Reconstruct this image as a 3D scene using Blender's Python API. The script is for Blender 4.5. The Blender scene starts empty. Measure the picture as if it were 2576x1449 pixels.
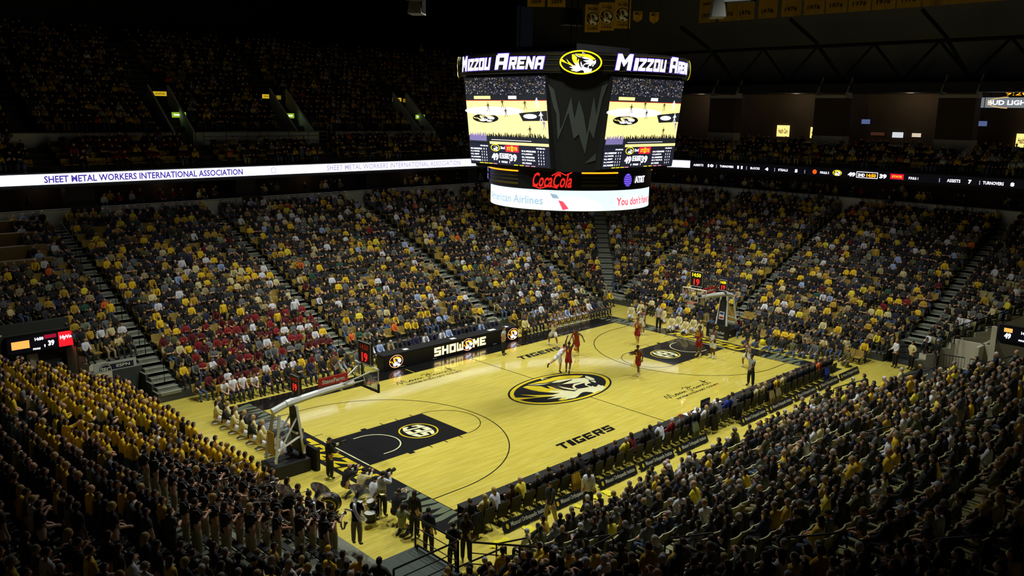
import bpy, bmesh, math, random
import numpy as np
from mathutils import Vector, Matrix
R = math.radians
rnd = random.Random(7)
C = bpy.context.scene.collection
scene = bpy.context.scene

# ------------------------------------------------------------------ camera
CAM = np.array([-34.333, -31.219, 15.343]); YAW, PIT, ROLL, FPX = 0.798205, 0.204292, 0.0144354, 2136.21
_f = np.array([math.cos(PIT)*math.cos(YAW), math.cos(PIT)*math.sin(YAW), -math.sin(PIT)])
_r0 = np.array([math.sin(YAW), -math.cos(YAW), 0.0]); _u0 = np.cross(_r0, _f)
_r = _r0*math.cos(ROLL)+_u0*math.sin(ROLL); _u = -_r0*math.sin(ROLL)+_u0*math.cos(ROLL)
cd = bpy.data.cameras.new('camera'); cam = bpy.data.objects.new('camera', cd); C.objects.link(cam)
cd.sensor_width = 36; cd.lens = FPX/2576*36; cd.clip_end = 400
cam.matrix_world = Matrix(((_r[0], _u[0], -_f[0], CAM[0]), (_r[1], _u[1], -_f[1], CAM[1]), (_r[2], _u[2], -_f[2], CAM[2]), (0, 0, 0, 1)))
scene.camera = cam
def proj(P):
    D = np.asarray(P, float)-CAM; z = D @ _f
    return 1288+FPX*(D @ _r)/z, 724.5-FPX*(D @ _u)/z, z
def at(u, v, z=0.0):
    """world point at height z seen at photo pixel (u, v)"""
    d = _f+_r*(u-1288)/FPX-_u*(v-724.5)/FPX; t = (z-CAM[2])/d[2]; return CAM+t*d

# ------------------------------------------------------------------ world, exposure, lamps
w = bpy.data.worlds.new('world'); scene.world = w; w.use_nodes = True
w.node_tree.nodes['Background'].inputs[0].default_value = (.55, .7, 1, 1)
w.node_tree.nodes['Background'].inputs[1].default_value = 0.004
vs = scene.view_settings; vs.view_transform = 'Standard'; vs.look = 'None'; vs.gamma = 1; vs.exposure = 0.0; vs.use_curve_mapping = False
scene.cycles.max_bounces = 4; scene.cycles.diffuse_bounces = 2; scene.cycles.glossy_bounces = 2; scene.cycles.transmission_bounces = 3
scene.cycles.caustics_reflective = False; scene.cycles.caustics_refractive = False
scene.cycles.sample_clamp_indirect = 4
LAMPS = []
for lx, ly in [(-10, -7.5), (0, -8), (10, -7.5), (-10, 7.5), (0, 8), (10, 7.5), (-14, 0), (13, 0)]:
    l = bpy.data.lights.new('court_floodlight', 'SPOT'); l.energy = 7800; l.spot_size = R(110); l.spot_blend = 1.0; l.shadow_soft_size = .6
    l.color = (.98, 1, .93)
    o = bpy.data.objects.new('court_floodlight', l); C.objects.link(o); o.location = (lx, ly, 25)
    LAMPS.append((lx, ly))

for lx, ly, lz, e in [(45.6, y_, 17.3, 26) for y_ in (22, 11, 0, -11)]+[(x_, 32.6, 10.0, 5) for x_ in (-17, -8.5, 3.7, 15)]:  # added dim fill brightening the concourse wall; suite ones stand for its warm lights
    l = bpy.data.lights.new('warm_fill_light', 'POINT'); l.energy = e; l.shadow_soft_size = .3; l.color = (1, .78, .55)
    o = bpy.data.objects.new('warm_fill_light', l); C.objects.link(o); o.location = (lx, ly, lz)
# ------------------------------------------------------------------ materials
def lin(c): return tuple(((x/255+.055)/1.055)**2.4 if x/255 > .04045 else x/255/12.92 for x in c)
_M = {}
def mat(name, rgb, rough=.6, metal=0, emit=0, noise=0, scale=8, coat=0, spec=.5):
    if name in _M: return _M[name]
    m = bpy.data.materials.new(name); m.use_nodes = True; nt = m.node_tree; b = nt.nodes['Principled BSDF']
    c = lin(rgb)+(1,); b.inputs['Base Color'].default_value = c
    b.inputs['Roughness'].default_value = rough; b.inputs['Metallic'].default_value = metal
    b.inputs['Specular IOR Level'].default_value = spec
    if coat: b.inputs['Coat Weight'].default_value = coat; b.inputs['Coat Roughness'].default_value = .06
    if emit: b.inputs['Emission Color'].default_value = c; b.inputs['Emission Strength'].default_value = emit
    if noise:
        n = nt.nodes.new('ShaderNodeTexNoise'); n.inputs['Scale'].default_value = scale; n.inputs['Detail'].default_value = 4
        tc = nt.nodes.new('ShaderNodeTexCoord'); nt.links.new(tc.outputs['Object'], n.inputs['Vector'])
        r = nt.nodes.new('ShaderNodeValToRGB'); r.color_ramp.elements[0].position = .3; r.color_ramp.elements[1].position = .7
        r.color_ramp.elements[0].color = tuple(x*(1-noise) for x in c[:3])+(1,); r.color_ramp.elements[1].color = tuple(min(1, x*(1+noise)) for x in c[:3])+(1,)
        nt.links.new(n.outputs['Fac'], r.inputs[0]); nt.links.new(r.outputs[0], b.inputs['Base Color'])
    _M[name] = m; return m
def emi(name, rgb, s): return mat(name, rgb, rough=.4, emit=s, spec=.2)

def wood_mat():
    m = bpy.data.materials.new('maple_court'); m.use_nodes = True; nt = m.node_tree; b = nt.nodes['Principled BSDF']
    tc = nt.nodes.new('ShaderNodeTexCoord'); mp = nt.nodes.new('ShaderNodeMapping'); mp.inputs['Scale'].default_value = (1, 1, 1)
    nt.links.new(tc.outputs['Object'], mp.inputs[0])
    br = nt.nodes.new('ShaderNodeTexBrick'); br.inputs['Scale'].default_value = 1.0; br.inputs['Brick Width'].default_value = .9; br.inputs['Row Height'].default_value = .07
    br.inputs['Mortar Size'].default_value = 0.0; br.offset = .37
    br.inputs['Color1'].default_value = lin((222, 207, 100))+(1,); br.inputs['Color2'].default_value = lin((212, 194, 78))+(1,)
    nt.links.new(mp.outputs[0], br.inputs['Vector'])
    n = nt.nodes.new('ShaderNodeTexNoise'); n.inputs['Scale'].default_value = 1.2; n.inputs['Detail'].default_value = 5
    mp2 = nt.nodes.new('ShaderNodeMapping'); mp2.inputs['Scale'].default_value = (.5, 4, 1); nt.links.new(tc.outputs['Object'], mp2.inputs[0]); nt.links.new(mp2.outputs[0], n.inputs['Vector'])
    mx = nt.nodes.new('ShaderNodeMix'); mx.data_type = 'RGBA'; mx.blend_type = 'MULTIPLY'
    rp = nt.nodes.new('ShaderNodeValToRGB'); rp.color_ramp.elements[0].color = (.9, .88, .80, 1); rp.color_ramp.elements[1].color = (1.06, 1.06, 1.0, 1)
    rp.color_ramp.elements[0].position = .3; rp.color_ramp.elements[1].position = .65
    nt.links.new(n.outputs['Fac'], rp.inputs[0]); mx.inputs[0].default_value = 1
    nt.links.new(br.outputs['Color'], mx.inputs[6]); nt.links.new(rp.outputs[0], mx.inputs[7]); nt.links.new(mx.outputs[2], b.inputs['Base Color'])
    b.inputs['Roughness'].default_value = .32; b.inputs['Coat Weight'].default_value = .55; b.inputs['Coat Roughness'].default_value = .05
    b.inputs['Specular IOR Level'].default_value = .3
    return m
WOOD = wood_mat()
def paint(name, rgb): return mat(name, rgb, rough=.35, coat=.55, spec=.3)
P_BLACK = paint('paint_black', (16, 17, 18)); P_GREY = paint('paint_sage', (112, 122, 98)); P_GOLD = paint('paint_gold', (232, 208, 40)); P_WHITE = paint('paint_cream', (245, 242, 190)); P_CREAM2 = paint('paint_pale', (240, 240, 215))
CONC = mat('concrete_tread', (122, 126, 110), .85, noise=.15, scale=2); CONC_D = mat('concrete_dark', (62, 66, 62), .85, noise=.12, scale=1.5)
WALLG = mat('wall_paint_grey', (208, 220, 228), .8, noise=.05, scale=.6); DARK = mat('near_black_paint', (14, 15, 16), .7); BLACKM = mat('black_metal', (10, 10, 11), .4, metal=.3)
TANW = mat('tunnel_wall_paint', (222, 216, 186), .8, noise=.06, scale=1)
SEATM = mat('tan_seat_plastic', (176, 170, 116), .45); SEATE = mat('pale_seat_edge', (222, 218, 168), .4); SEATY = mat('gold_seat_cloth', (160, 134, 56), .8)
WHITEM = mat('white_enamel', (222, 226, 222), .35); CHROME = mat('chrome', (236, 238, 244), .2, metal=.6); BRASSM = mat('silver_brass', (215, 212, 205), .16, metal=1)
PAPER = mat('white_paper', (235, 236, 238), .8); NAVY = mat('navy_cloth', (26, 30, 62), .8); REDM = mat('red_panel', (186, 32, 36), .5)
TOWEL = mat('yellow_towel', (232, 222, 40), .9, noise=.1, scale=6); BALLM = mat('orange_ball_leather', (196, 98, 34), .6)
SCR_BLK = emi('screen_black', (14, 14, 22), .4); SCR_WHITE = emi('led_white', (236, 240, 255), 2.2); SCR_PURP = emi('led_purple', (70, 52, 160), 1.0)
SCR_GREYT = emi('led_faded', (165, 158, 196), 1.1); LED_Y = emi('led_yellow', (255, 226, 30), 2.0); LED_R = emi('led_red', (255, 30, 30), 2.6); LED_O = emi('led_orange', (255, 150, 20), 2.2)
LED_W = emi('led_text_white', (240, 240, 255), 2.4); SCR_PALE = emi('led_pale_blue', (222, 240, 244), 1.15)

# ------------------------------------------------------------------ mesh builder
class MB:
    def __init__(s): s.v = []; s.f = []; s.m = []; s.ms = []
    def mi(s, m):
        if m not in s.ms: s.ms.append(m)
        return s.ms.index(m)
    def add(s, vs_, fs, m):
        k = len(s.v); i = s.mi(m); s.v += [tuple(map(float, p)) for p in vs_]
        for f in fs: s.f.append([a+k for a in f]); s.m.append(i)
        return s
    def box(s, c, size, m, rz=0, top=None):
        x, y, z = size[0]/2, size[1]/2, size[2]/2; t = top or (1, 1)
        P = [(-x, -y, -z), (x, -y, -z), (x, y, -z), (-x, y, -z), (-x*t[0], -y*t[1], z), (x*t[0], -y*t[1], z), (x*t[0], y*t[1], z), (-x*t[0], y*t[1], z)]
        cs, sn = math.cos(rz), math.sin(rz)
        P = [(c[0]+a*cs-b*sn, c[1]+a*sn+b*cs, c[2]+d) for a, b, d in P]
        return s.add(P, [(0, 3, 2, 1), (4, 5, 6, 7), (0, 1, 5, 4), (1, 2, 6, 5), (2, 3, 7, 6), (3, 0, 4, 7)], m)
    def prism(s, pts, z0, z1, m, mtop=None):
        n = len(pts); P = [(x, y, z0) for x, y in pts]+[(x, y, z1) for x, y in pts]
        s.add(P, [(i, (i+1) % n, n+(i+1) % n, n+i) for i in range(n)]+[tuple(range(n-1, -1, -1))], m)
        return s.add([(x, y, z1) for x, y in pts], [tuple(range(n))], mtop or m)
    def tube(s, pts, r, m, n=6, caps=True):
        pts = [Vector(p) for p in pts]; rs = r if isinstance(r, (list, tuple)) else [r]*len(pts); V = []
        for i, p in enumerate(pts):
            a = pts[max(0, i-1)]; b = pts[min(len(pts)-1, i+1)]; d = (b-a).normalized()
            u = d.cross(Vector((0, 0, 1)));
            if u.length < .05: u = d.cross(Vector((0, 1, 0)))
            u.normalize(); w_ = d.cross(u)
            for k in range(n):
                t = 2*math.pi*k/n; V.append(p+(u*math.cos(t)+w_*math.sin(t))*rs[i])
        F = [(i*n+k, i*n+(k+1) % n, (i+1)*n+(k+1) % n, (i+1)*n+k) for i in range(len(pts)-1) for k in range(n)]
        if caps: F += [tuple(range(n-1, -1, -1)), tuple((len(pts)-1)*n+k for k in range(n))]
        return s.add(V, F, m)
    def lathe(s, prof, m, n=16, M=None):
        V = []; M = M or Matrix()
        for r, z in prof:
            for k in range(n): V.append(M @ Vector((r*math.cos(2*math.pi*k/n), r*math.sin(2*math.pi*k/n), z)))
        F = [(i*n+k, i*n+(k+1) % n, (i+1)*n+(k+1) % n, (i+1)*n+k) for i in range(len(prof)-1) for k in range(n)]
        return s.add(V, F, m)
    def flat(s, geo, fn, m):
        vs_, fs = geo; return s.add([fn(x, y) for x, y in vs_], fs, m)
    def build(s, name, parent=None, loc=None, smooth=False):
        me = bpy.data.meshes.new(name); me.from_pydata(s.v, [], s.f); [me.materials.append(m) for m in s.ms]
        me.polygons.foreach_set('material_index', s.m)
        if smooth: me.polygons.foreach_set('use_smooth', [True]*len(s.f))
        o = bpy.data.objects.new(name, me); C.objects.link(o)
        if parent: o.parent = parent
        if loc is not None: o.location = loc
        return o
def tag(o, label=None, cat=None, group=None, kind=None):
    if label: o['label'] = label
    if cat: o['category'] = cat
    if group: o['group'] = group
    if kind: o['kind'] = kind
    return o
def empty(name, loc=(0, 0, 0), rz=0, **k):
    o = bpy.data.objects.new(name, None); C.objects.link(o); o.location = loc; o.rotation_euler.z = rz; o.empty_display_size = .1
    return tag(o, **k)
def part(name, mb, parent, smooth=False): return mb.build(name, parent, smooth=smooth)

# text / poly flat geometry in 2-D
_T = {}
def text(s, size=1, bold=0, shear=0, xs=1, align='CENTER'):
    key = (s, bold, shear, align)
    if key not in _T:
        cu = bpy.data.curves.new('t', 'FONT'); cu.body = s; cu.size = 1; cu.offset = bold; cu.shear = shear; cu.align_x = align; cu.align_y = 'CENTER'; cu.resolution_u = 2; cu.fill_mode = 'FRONT'
        o = bpy.data.objects.new('t', cu); C.objects.link(o); bpy.context.view_layer.update()
        me = bpy.data.meshes.new_from_object(o.evaluated_get(bpy.context.evaluated_depsgraph_get()))
        _T[key] = ([(v.co.x, v.co.y) for v in me.vertices], [tuple(p.vertices) for p in me.polygons])
        bpy.data.objects.remove(o); bpy.data.meshes.remove(me); bpy.data.curves.remove(cu)
    v, f = _T[key]; return [(x*size*xs, y*size) for x, y in v], f
def fit_text(s, w_, h, bold=0, shear=0):
    """text stretched to fill a w x h box about the origin"""
    v, f = text(s, 1, bold, shear); X = [p[0] for p in v]; Y = [p[1] for p in v]
    x0, x1, y0, y1 = min(X), max(X), min(Y), max(Y)
    return [((x-(x0+x1)/2)/(x1-x0)*w_, (y-(y0+y1)/2)/(y1-y0)*h) for x, y in v], f
_BL = {'T': ['r0,.76,1,1', 'r.36,0,.64,1'], 'I': ['r.3,0,.7,1'], 'E': ['r0,0,.3,1', 'r0,.76,1,1', 'r0,0,1,.24', 'r0,.39,.85,.61'], 'F': [], 'S': ['r0,.76,1,1', 'r0,.39,1,.62', 'r0,0,1,.24', 'r0,.39,.3,1', 'r.7,0,1,.62'],
 'G': ['r0,.76,1,1', 'r0,0,1,.24', 'r0,0,.3,1', 'r.7,0,1,.52', 'r.5,.32,1,.52'], 'R': ['r0,0,.3,1', 'r0,.76,1,1', 'r.7,.4,1,1', 'r0,.36,.95,.58', 'p.45,.36,.78,.36,1,0,.66,0'], 'M': ['r0,0,.26,1', 'r.74,0,1,1', 'p.26,1,.5,.62,.5,.22,.26,.6', 'p.74,1,.5,.62,.5,.22,.74,.6'],
 'Z': ['r0,.76,1,1', 'r0,0,1,.24', 'p.62,.76,1,.76,.38,.24,0,.24'], 'O': ['r0,.76,1,1', 'r0,0,1,.24', 'r0,0,.3,1', 'r.7,0,1,1'], 'U': ['r0,0,1,.24', 'r0,0,.3,1', 'r.7,0,1,1'], 'A': ['r0,0,.3,.9', 'r.7,0,1,1', 'r.1,.76,1,1', 'r0,.3,1,.5'],
 'N': ['r0,0,.27,1', 'r.73,0,1,1', 'p.27,1,.27,.55,.73,0,.73,.45'], 'H': ['r0,0,.3,1', 'r.7,0,1,1', 'r0,.38,1,.62'], 'W': ['r0,0,.22,1', 'r.39,0,.61,.8', 'r.78,0,1,1', 'r0,0,1,.24'], 'C': ['r0,.76,1,1', 'r0,0,1,.24', 'r0,0,.3,1', 'r.7,.62,1,1', 'r.7,0,1,.38'], ' ': []}
def block(s, w_, h, shear=0, gap=.16, wid=None):
    """heavy square capitals filling w x h about the origin"""
    n = len(s); tot = sum((.5 if c == 'I' else 1) for c in s)+gap*(n-1); V = []; F = []; x = 0
    for c in s:
        cw = .5 if c == 'I' else 1
        A_ = [[float(t) for t in q[1:].split(',')] for q in _BL[c] if q[0] == 'r']; cells = [[float(t) for t in q[1:].split(',')] for q in _BL[c] if q[0] == 'p']
        gx_, gy_ = sorted({a[i] for a in A_ for i in (0, 2)}), sorted({a[i] for a in A_ for i in (1, 3)})
        for x0, x1 in zip(gx_, gx_[1:]):
            run = None
            for y0, y1 in zip(gy_, gy_[1:]):
                if any(a[0] < (x0+x1)/2 < a[2] and a[1] < (y0+y1)/2 < a[3] for a in A_): run = (run[0] if run else y0, y1)
                elif run: cells.append([x0, run[0], x1, run[1]]); run = None
            if run: cells.append([x0, run[0], x1, run[1]])
        for a in cells:
            P = [(a[0], a[1]), (a[2], a[1]), (a[2], a[3]), (a[0], a[3])] if len(a) == 4 else [(a[i], a[i+1]) for i in range(0, 8, 2)]
            if c == 'I': P = [(0, a[1]), (.5, a[1]), (.5, a[3]), (0, a[3])]
            k = len(V); V += [(((x+px_)/tot-.5)*w_+shear*(py_-.5)*h, (py_-.5)*h) for px_, py_ in P]; F.append((k, k+1, k+2, k+3))
        x += cw+gap
    return V, F
def smooth2(pts, n=5):
    out = []
    for i in range(len(pts)-1):
        p0, p1, p2, p3 = pts[max(0, i-1)], pts[i], pts[i+1], pts[min(len(pts)-1, i+2)]
        for j in range(n):
            t = j/n; out.append(tuple(.5*((2*p1[k])+(-p0[k]+p2[k])*t+(2*p0[k]-5*p1[k]+4*p2[k]-p3[k])*t*t+(-p0[k]+3*p1[k]-3*p2[k]+p3[k])*t**3) for k in (0, 1)))
    return out+[pts[-1]]
def tess(pts):
    from mathutils.geometry import tessellate_polygon
    return list(pts), [tuple(t) for t in tessellate_polygon([[Vector((x, y, 0)) for x, y in pts]])]
def rect(x0, y0, x1, y1): return [(x0, y0), (x1, y0), (x1, y1), (x0, y1)], [(0, 1, 2, 3)]
def ell(a, b, n=64, cx=0, cy=0): return [(cx+a*math.cos(2*math.pi*i/n), cy+b*math.sin(2*math.pi*i/n)) for i in range(n)], [tuple(range(n))]
def ring(a0, b0, a1, b1, n=72, t0=0, t1=360, cx=0, cy=0):
    P = []; F = []; T = [R(t0+(t1-t0)*i/n) for i in range(n+1)]
    for t in T: P += [(cx+a0*math.cos(t), cy+b0*math.sin(t)), (cx+a1*math.cos(t), cy+b1*math.sin(t))]
    return P, [(2*i, 2*i+1, 2*i+3, 2*i+2) for i in range(n)]
def stroke(pts, w_):
    P = []; F = []
    for i, (x, y) in enumerate(pts):
        a = pts[max(0, i-1)]; b = pts[min(len(pts)-1, i+1)]; dx, dy = b[0]-a[0], b[1]-a[1]; L = math.hypot(dx, dy) or 1
        P += [(x-dy/L*w_/2, y+dx/L*w_/2), (x+dy/L*w_/2, y-dx/L*w_/2)]
    return P, [(2*i, 2*i+1, 2*i+3, 2*i+2) for i in range(len(pts)-1)]

# the team emblem, traced in photo pixels of the centre circle and turned into floor metres
def _lg(x, y):
    q = at(1240+x*340/2576, 900+y*340/2576); return (q[0]/3.62, (q[1]+.11)/3.62)
GOLDS = [[(565, 572), (660, 540), (780, 548), (920, 552), (1020, 590), (1080, 600), (1180, 618), (1300, 640), (1560, 650), (1560, 672), (1200, 682), (1000, 665), (860, 630), (720, 618)],
 [(700, 620), (860, 632), (1000, 650), (1130, 668), (1220, 682), (1100, 672), (900, 655)],
 [(515, 712), (800, 722), (1130, 715), (1400, 690), (1500, 760), (1100, 748), (850, 766), (420, 822), (345, 770), (700, 768), (860, 755)],
 [(1250, 822), (1340, 770), (1240, 790), (1390, 760), (1420, 800), (1330, 822)],
 [(740, 500), (880, 460), (1000, 430), (1150, 385), (1280, 360), (1400, 350), (1560, 345), (1700, 345), (1720, 352), (1640, 390), (1400, 408), (1200, 440), (1000, 490), (660, 520)],
 [(1030, 545), (1110, 560), (1200, 598), (1350, 625), (1250, 628), (1100, 600)]]
WHITES = [[(1050, 662), (1110, 640), (1300, 645), (1600, 650), (1880, 630), (1700, 672), (1660, 700), (1620, 740), (1560, 775), (1440, 792), (1370, 812), (1395, 760), (1230, 815), (1330, 765), (1030, 800), (1160, 760), (1240, 735), (1020, 742), (1200, 700), (1290, 680)],
 [(1640, 600), (1760, 580), (1880, 560), (1900, 543), (1930, 562), (1970, 560), (2010, 518), (2060, 540), (2100, 538), (2140, 580), (2100, 610), (2070, 642), (2010, 640), (1960, 670), (1930, 690), (1890, 665), (1780, 658), (1650, 665), (1560, 650)],
 [(1110, 485), (1230, 440), (1400, 415), (1520, 405), (1750, 393), (1830, 430), (1822, 470), (1700, 500), (1570, 538), (1555, 560), (1600, 598), (1700, 608), (1620, 612), (1545, 600), (1510, 560), (1540, 510), (1640, 485), (1700, 465), (1500, 500), (1310, 515), (1500, 440), (1520, 418), (1300, 470), (1170, 487)],
 [(1756, 352), (1830, 368), (1920, 402), (1942, 432), (1860, 435), (1790, 400), (1765, 390)],
 [(1745, 500), (1790, 470), (1830, 462), (1870, 498), (1830, 497), (1790, 515), (1800, 535), (1885, 560), (1830, 580), (1830, 560), (1760, 535)],
 [(1845, 452), (1930, 442), (1965, 468), (1955, 487), (1885, 462)],
 [(900, 408), (1070, 395), (970, 412), (945, 432)],
 [(660, 520), (760, 524), (980, 508), (1110, 485), (980, 520), (860, 532), (760, 533)],
 [(1250, 555), (1400, 580), (1560, 605), (1600, 630), (1480, 622), (1330, 590)],
 [(1100, 600), (1250, 622), (1500, 645), (1560, 655), (1350, 650)]]
LG = [tess([_lg(*q) for q in P]) for P in GOLDS]; LW = [tess([_lg(*q) for q in P]) for P in WHITES]
def emblem(mb, fn, blk, gold, wht, outer=None, dz=0):
    """fn(x, y, layer) maps unit emblem coordinates (x in -1..1, y in -.6...6) to 3-D"""
    L = lambda k: (lambda x, y: fn(x, y, k))
    if outer: mb.flat(ell(1.0, .615), L(0), outer)
    mb.flat(ell(.965, .585) , L(1), gold); mb.flat(ell(.90, .53), L(2), blk)
    for i, g in enumerate(LG): mb.flat(g, L(3+.12*i), gold)
    for i, g in enumerate(LW): mb.flat(g, L(4+.12*i), wht)

# ------------------------------------------------------------------ bowl geometry
IX, IY, RD, NR = 19.3, 12.2, .8, 22
def off(x, y): return math.hypot(max(abs(x)-IX, 0), max(abs(y)-IY, 0))
def zt(d): return 0 if d <= 0 else .35+.44*d-.0022*d*d
def row_z(i): return zt(i*RD+.4)
def cut(x, y):
    d = off(x, y)
    if x > 7.6 and y < -12.0 and x <= 19.3 and d < 9.7: return True
    if y < -12.0 and abs(x) <= 19.3 and d < .78: return True
    if x > 19.3 and y < -12.2 and d < 9.7 and math.atan2(-(y+12.2), x-19.3) > R(35): return True
    if x > 17.6 and -12.2 <= y < -10.3 and d < 1.7: return True
    if x < -17.9 and y > 10.3 and d < 2.6: return True
    if x < -20.3 and y > 11.0 and y < 18.3 and d < 12.5: return True
    if x < -17.8 and y < -10.2 and d < 3.3: return True
    if x < -7.6 and x >= -17.9 and y > 12 and False: return True
    return False
BAY = {}
def ringpt(d, side, s):
    """side: far/near s = x; right/left s = y; corners s = angle"""
    if side == 'far': return (s, IY+d)
    if side == 'near': return (s, -IY-d)
    if side == 'right': return (IX+d, s)
    if side == 'left': return (-IX-d, s)
    cx, cy, a0 = {'fr': (IX, IY, 0), 'fl': (-IX, IY, 90), 'nl': (-IX, -IY, 180), 'nr': (IX, -IY, 270)}[side]
    a = R(a0)+s; return (cx+d*math.cos(a), cy+d*math.sin(a))
SIDES = {'far': [(-19.3, -17.9), (-17.9, 19.3)], 'near': [(-19.3, -17.8), (-17.8, 7.6), (7.6, 19.3)], 'right': [(-12.2, -10.3), (-10.3, 12.2)], 'left': [(-12.2, -10.2), (-10.2, 10.3), (10.3, 12.2)]}
CORN = {'fr': 10, 'fl': 16, 'nl': 10, 'nr': 10}
NAMES = {'far': 'far sideline', 'near': 'near sideline', 'right': 'far baseline', 'left': 'near baseline', 'fr': 'far right corner', 'fl': 'far left corner', 'nl': 'near left corner', 'nr': 'near right corner'}
for side in list(SIDES)+list(CORN):
    mb = MB()
    for i in range(NR):
        d0, d1, z = i*RD, (i+1)*RD, row_z(i)
        if side in SIDES: segs = SIDES[side]
        else: n = CORN[side]; segs = [(math.pi/2*k/n, math.pi/2*(k+1)/n) for k in range(n)]
        for a, b in segs:
            cx, cy = ringpt((d0+d1)/2, side, (a+b)/2)
            if cut(cx, cy): continue
            q = [ringpt(max(d0, .02), side, a), ringpt(max(d0, .02), side, b), ringpt(d1, side, b), ringpt(d1, side, a)]
            area = sum(q[k][0]*q[(k+1) % 4][1]-q[(k+1) % 4][0]*q[k][1] for k in range(4))
            if area < 0: q = q[::-1]
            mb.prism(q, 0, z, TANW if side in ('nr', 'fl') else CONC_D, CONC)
    tag(mb.build('seating_terrace'), label='stepped concrete terrace of the lower bowl on the '+NAMES[side], kind='structure')

AISX = (-17.2, -6.3, 6.3, 17.2); AISY = (-11.5, .65, 11.5)
def in_aisle(side, s, d):
    if side in ('far', 'near'): return any(abs(s-a) < .62 for a in AISX)
    if side in ('right', 'left'): return any(abs(s-a) < .62 for a in AISY)
    return abs(s-math.pi/4)*d < .62
# aisle stairs: half steps with pale nosing
NOSE = mat('pale_step_nosing', (200, 206, 186), .7)
def stairs(side, s):
    mb = MB()
    for i in range(NR):
        for h in (0, 1):
            d = i*RD+h*.4; z = row_z(i)+(.0 if h else 0)-(.17 if not h else 0)+.17
            x, y = ringpt(d+.2, side, s)
            if cut(x, y): continue
            nx, ny = ringpt(d+1.2, side, s); a = math.atan2(ny-y, nx-x)
            zz = row_z(i)+(.17 if h else .012)
            mb.box((x, y, zz-.08), (.4, 1.1, .16), CONC, a)
            ex, ey = x-math.cos(a)*.17, y-math.sin(a)*.17
            mb.box((ex, ey, zz+.004), (.07, 1.1, .01), NOSE, a)
    return mb
for side, ss in (('far', AISX), ('near', AISX[:3]), ('right', AISY), ('left', AISY), ('fr', (math.pi/4,)), ('fl', (math.pi/4,)), ('nl', (math.pi/4,))):
    for s in ss:
        mb = stairs(side, s)
        if mb.v: tag(mb.build('aisle_stair'), label='aisle stair with pale step edges through the '+NAMES[side]+' stand', kind='structure')

def path(d, t0=None):
    """closed outline of the bowl at offset d, anticlockwise from the near baseline"""
    P = []
    for cx, cy, a0 in ((IX, -IY, -90), (IX, IY, 0), (-IX, IY, 90), (-IX, -IY, 180)):
        P += [(cx+d*math.cos(R(a0+k*9)), cy+d*math.sin(R(a0+k*9))) for k in range(11)]
    return P
def band(mb, pts, z0, z1, th, m):
    """vertical strip of thickness th along pts (outwards), open"""
    n = len(pts); out = []
    for i, p in enumerate(pts):
        a = pts[max(0, i-1)]; b = pts[min(n-1, i+1)]; dx, dy = b[0]-a[0], b[1]-a[1]; L = math.hypot(dx, dy) or 1
        out.append((p[0]+dy/L*th, p[1]-dx/L*th))
    for i in range(n-1):
        q = [pts[i], out[i], out[i+1], pts[i+1]]
        if sum(q[k][0]*q[(k+1) % 4][1]-q[(k+1) % 4][0]*q[k][1] for k in range(4)) < 0: q = q[::-1]
        mb.prism(q, z0, z1, m)
def arcpts(d, s0, s1):
    """points along the outline at offset d: from the far-left (s0 deg index) ... generic slice of path()"""
    return path(d)[s0:s1]
# path order: 0-10 nr, 11-21 fr, 22-32 fl, 33-43 nl
DW = NR*RD+.05
mb = MB(); band(mb, path(DW)[5:], 6.6, 8.55, .25, WALLG)
band(mb, path(DW-.02)[5:], 8.55, 8.62, .3, mat('wall_cap', (150, 150, 140), .6))
tag(mb.build('wall_concourse'), label='grey parapet wall behind the top row of the lower bowl', kind='structure')
# suite level recess behind the parapet
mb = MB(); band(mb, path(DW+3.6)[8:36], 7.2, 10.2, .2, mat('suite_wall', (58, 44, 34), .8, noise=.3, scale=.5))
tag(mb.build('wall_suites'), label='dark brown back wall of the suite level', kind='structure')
mb = MB()
for i in range(8, 36):
    P, Q = path(DW+.3), path(DW+3.7)
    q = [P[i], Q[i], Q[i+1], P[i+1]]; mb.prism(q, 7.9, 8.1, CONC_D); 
tag(mb.build('slab_suites'), label='floor slab of the suite level', kind='structure')

# ------------------------------------------------------------------ floor and court markings
mb = MB(); mb.add([(-60, -55, 0), (75, -55, 0), (75, 70, 0), (-60, 70, 0)], [(0, 1, 2, 3)], mat('arena_slab', (60, 62, 58), .8, noise=.1, scale=.5))
slab = tag(mb.build('floor_slab'), kind='structure')
mb = MB(); mb.box((0, 0, .0), (39.2, 24.6, .02), WOOD)
FLOOR = tag(mb.build('floor'), label='maple basketball floor, yellow hardwood', kind='structure'); FLOOR.location.z = .0
Z0 = .014
fl = lambda k: (lambda x, y: (x, y, Z0+.003*k))
LX, LY = 14.325, 7.62
def lined(mb, geo, m, k=3): mb.flat(geo, fl(k), m)
mb = MB()
for s in (-1, 1):  # baseline bands, black with sage tiger stripes
    a, b = sorted((s*LX, s*(LX+1.45)))
    lined(mb, rect(a, -9.3, b, 9.3), P_BLACK, 1)
lined(mb, rect(-LX, LY, LX, 9.35), P_BLACK, 1); lined(mb, rect(-LX, -8.35, LX, -LY), P_BLACK, 1)
part('border_band', mb, FLOOR)
mb = MB(); rs = random.Random(3)
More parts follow.
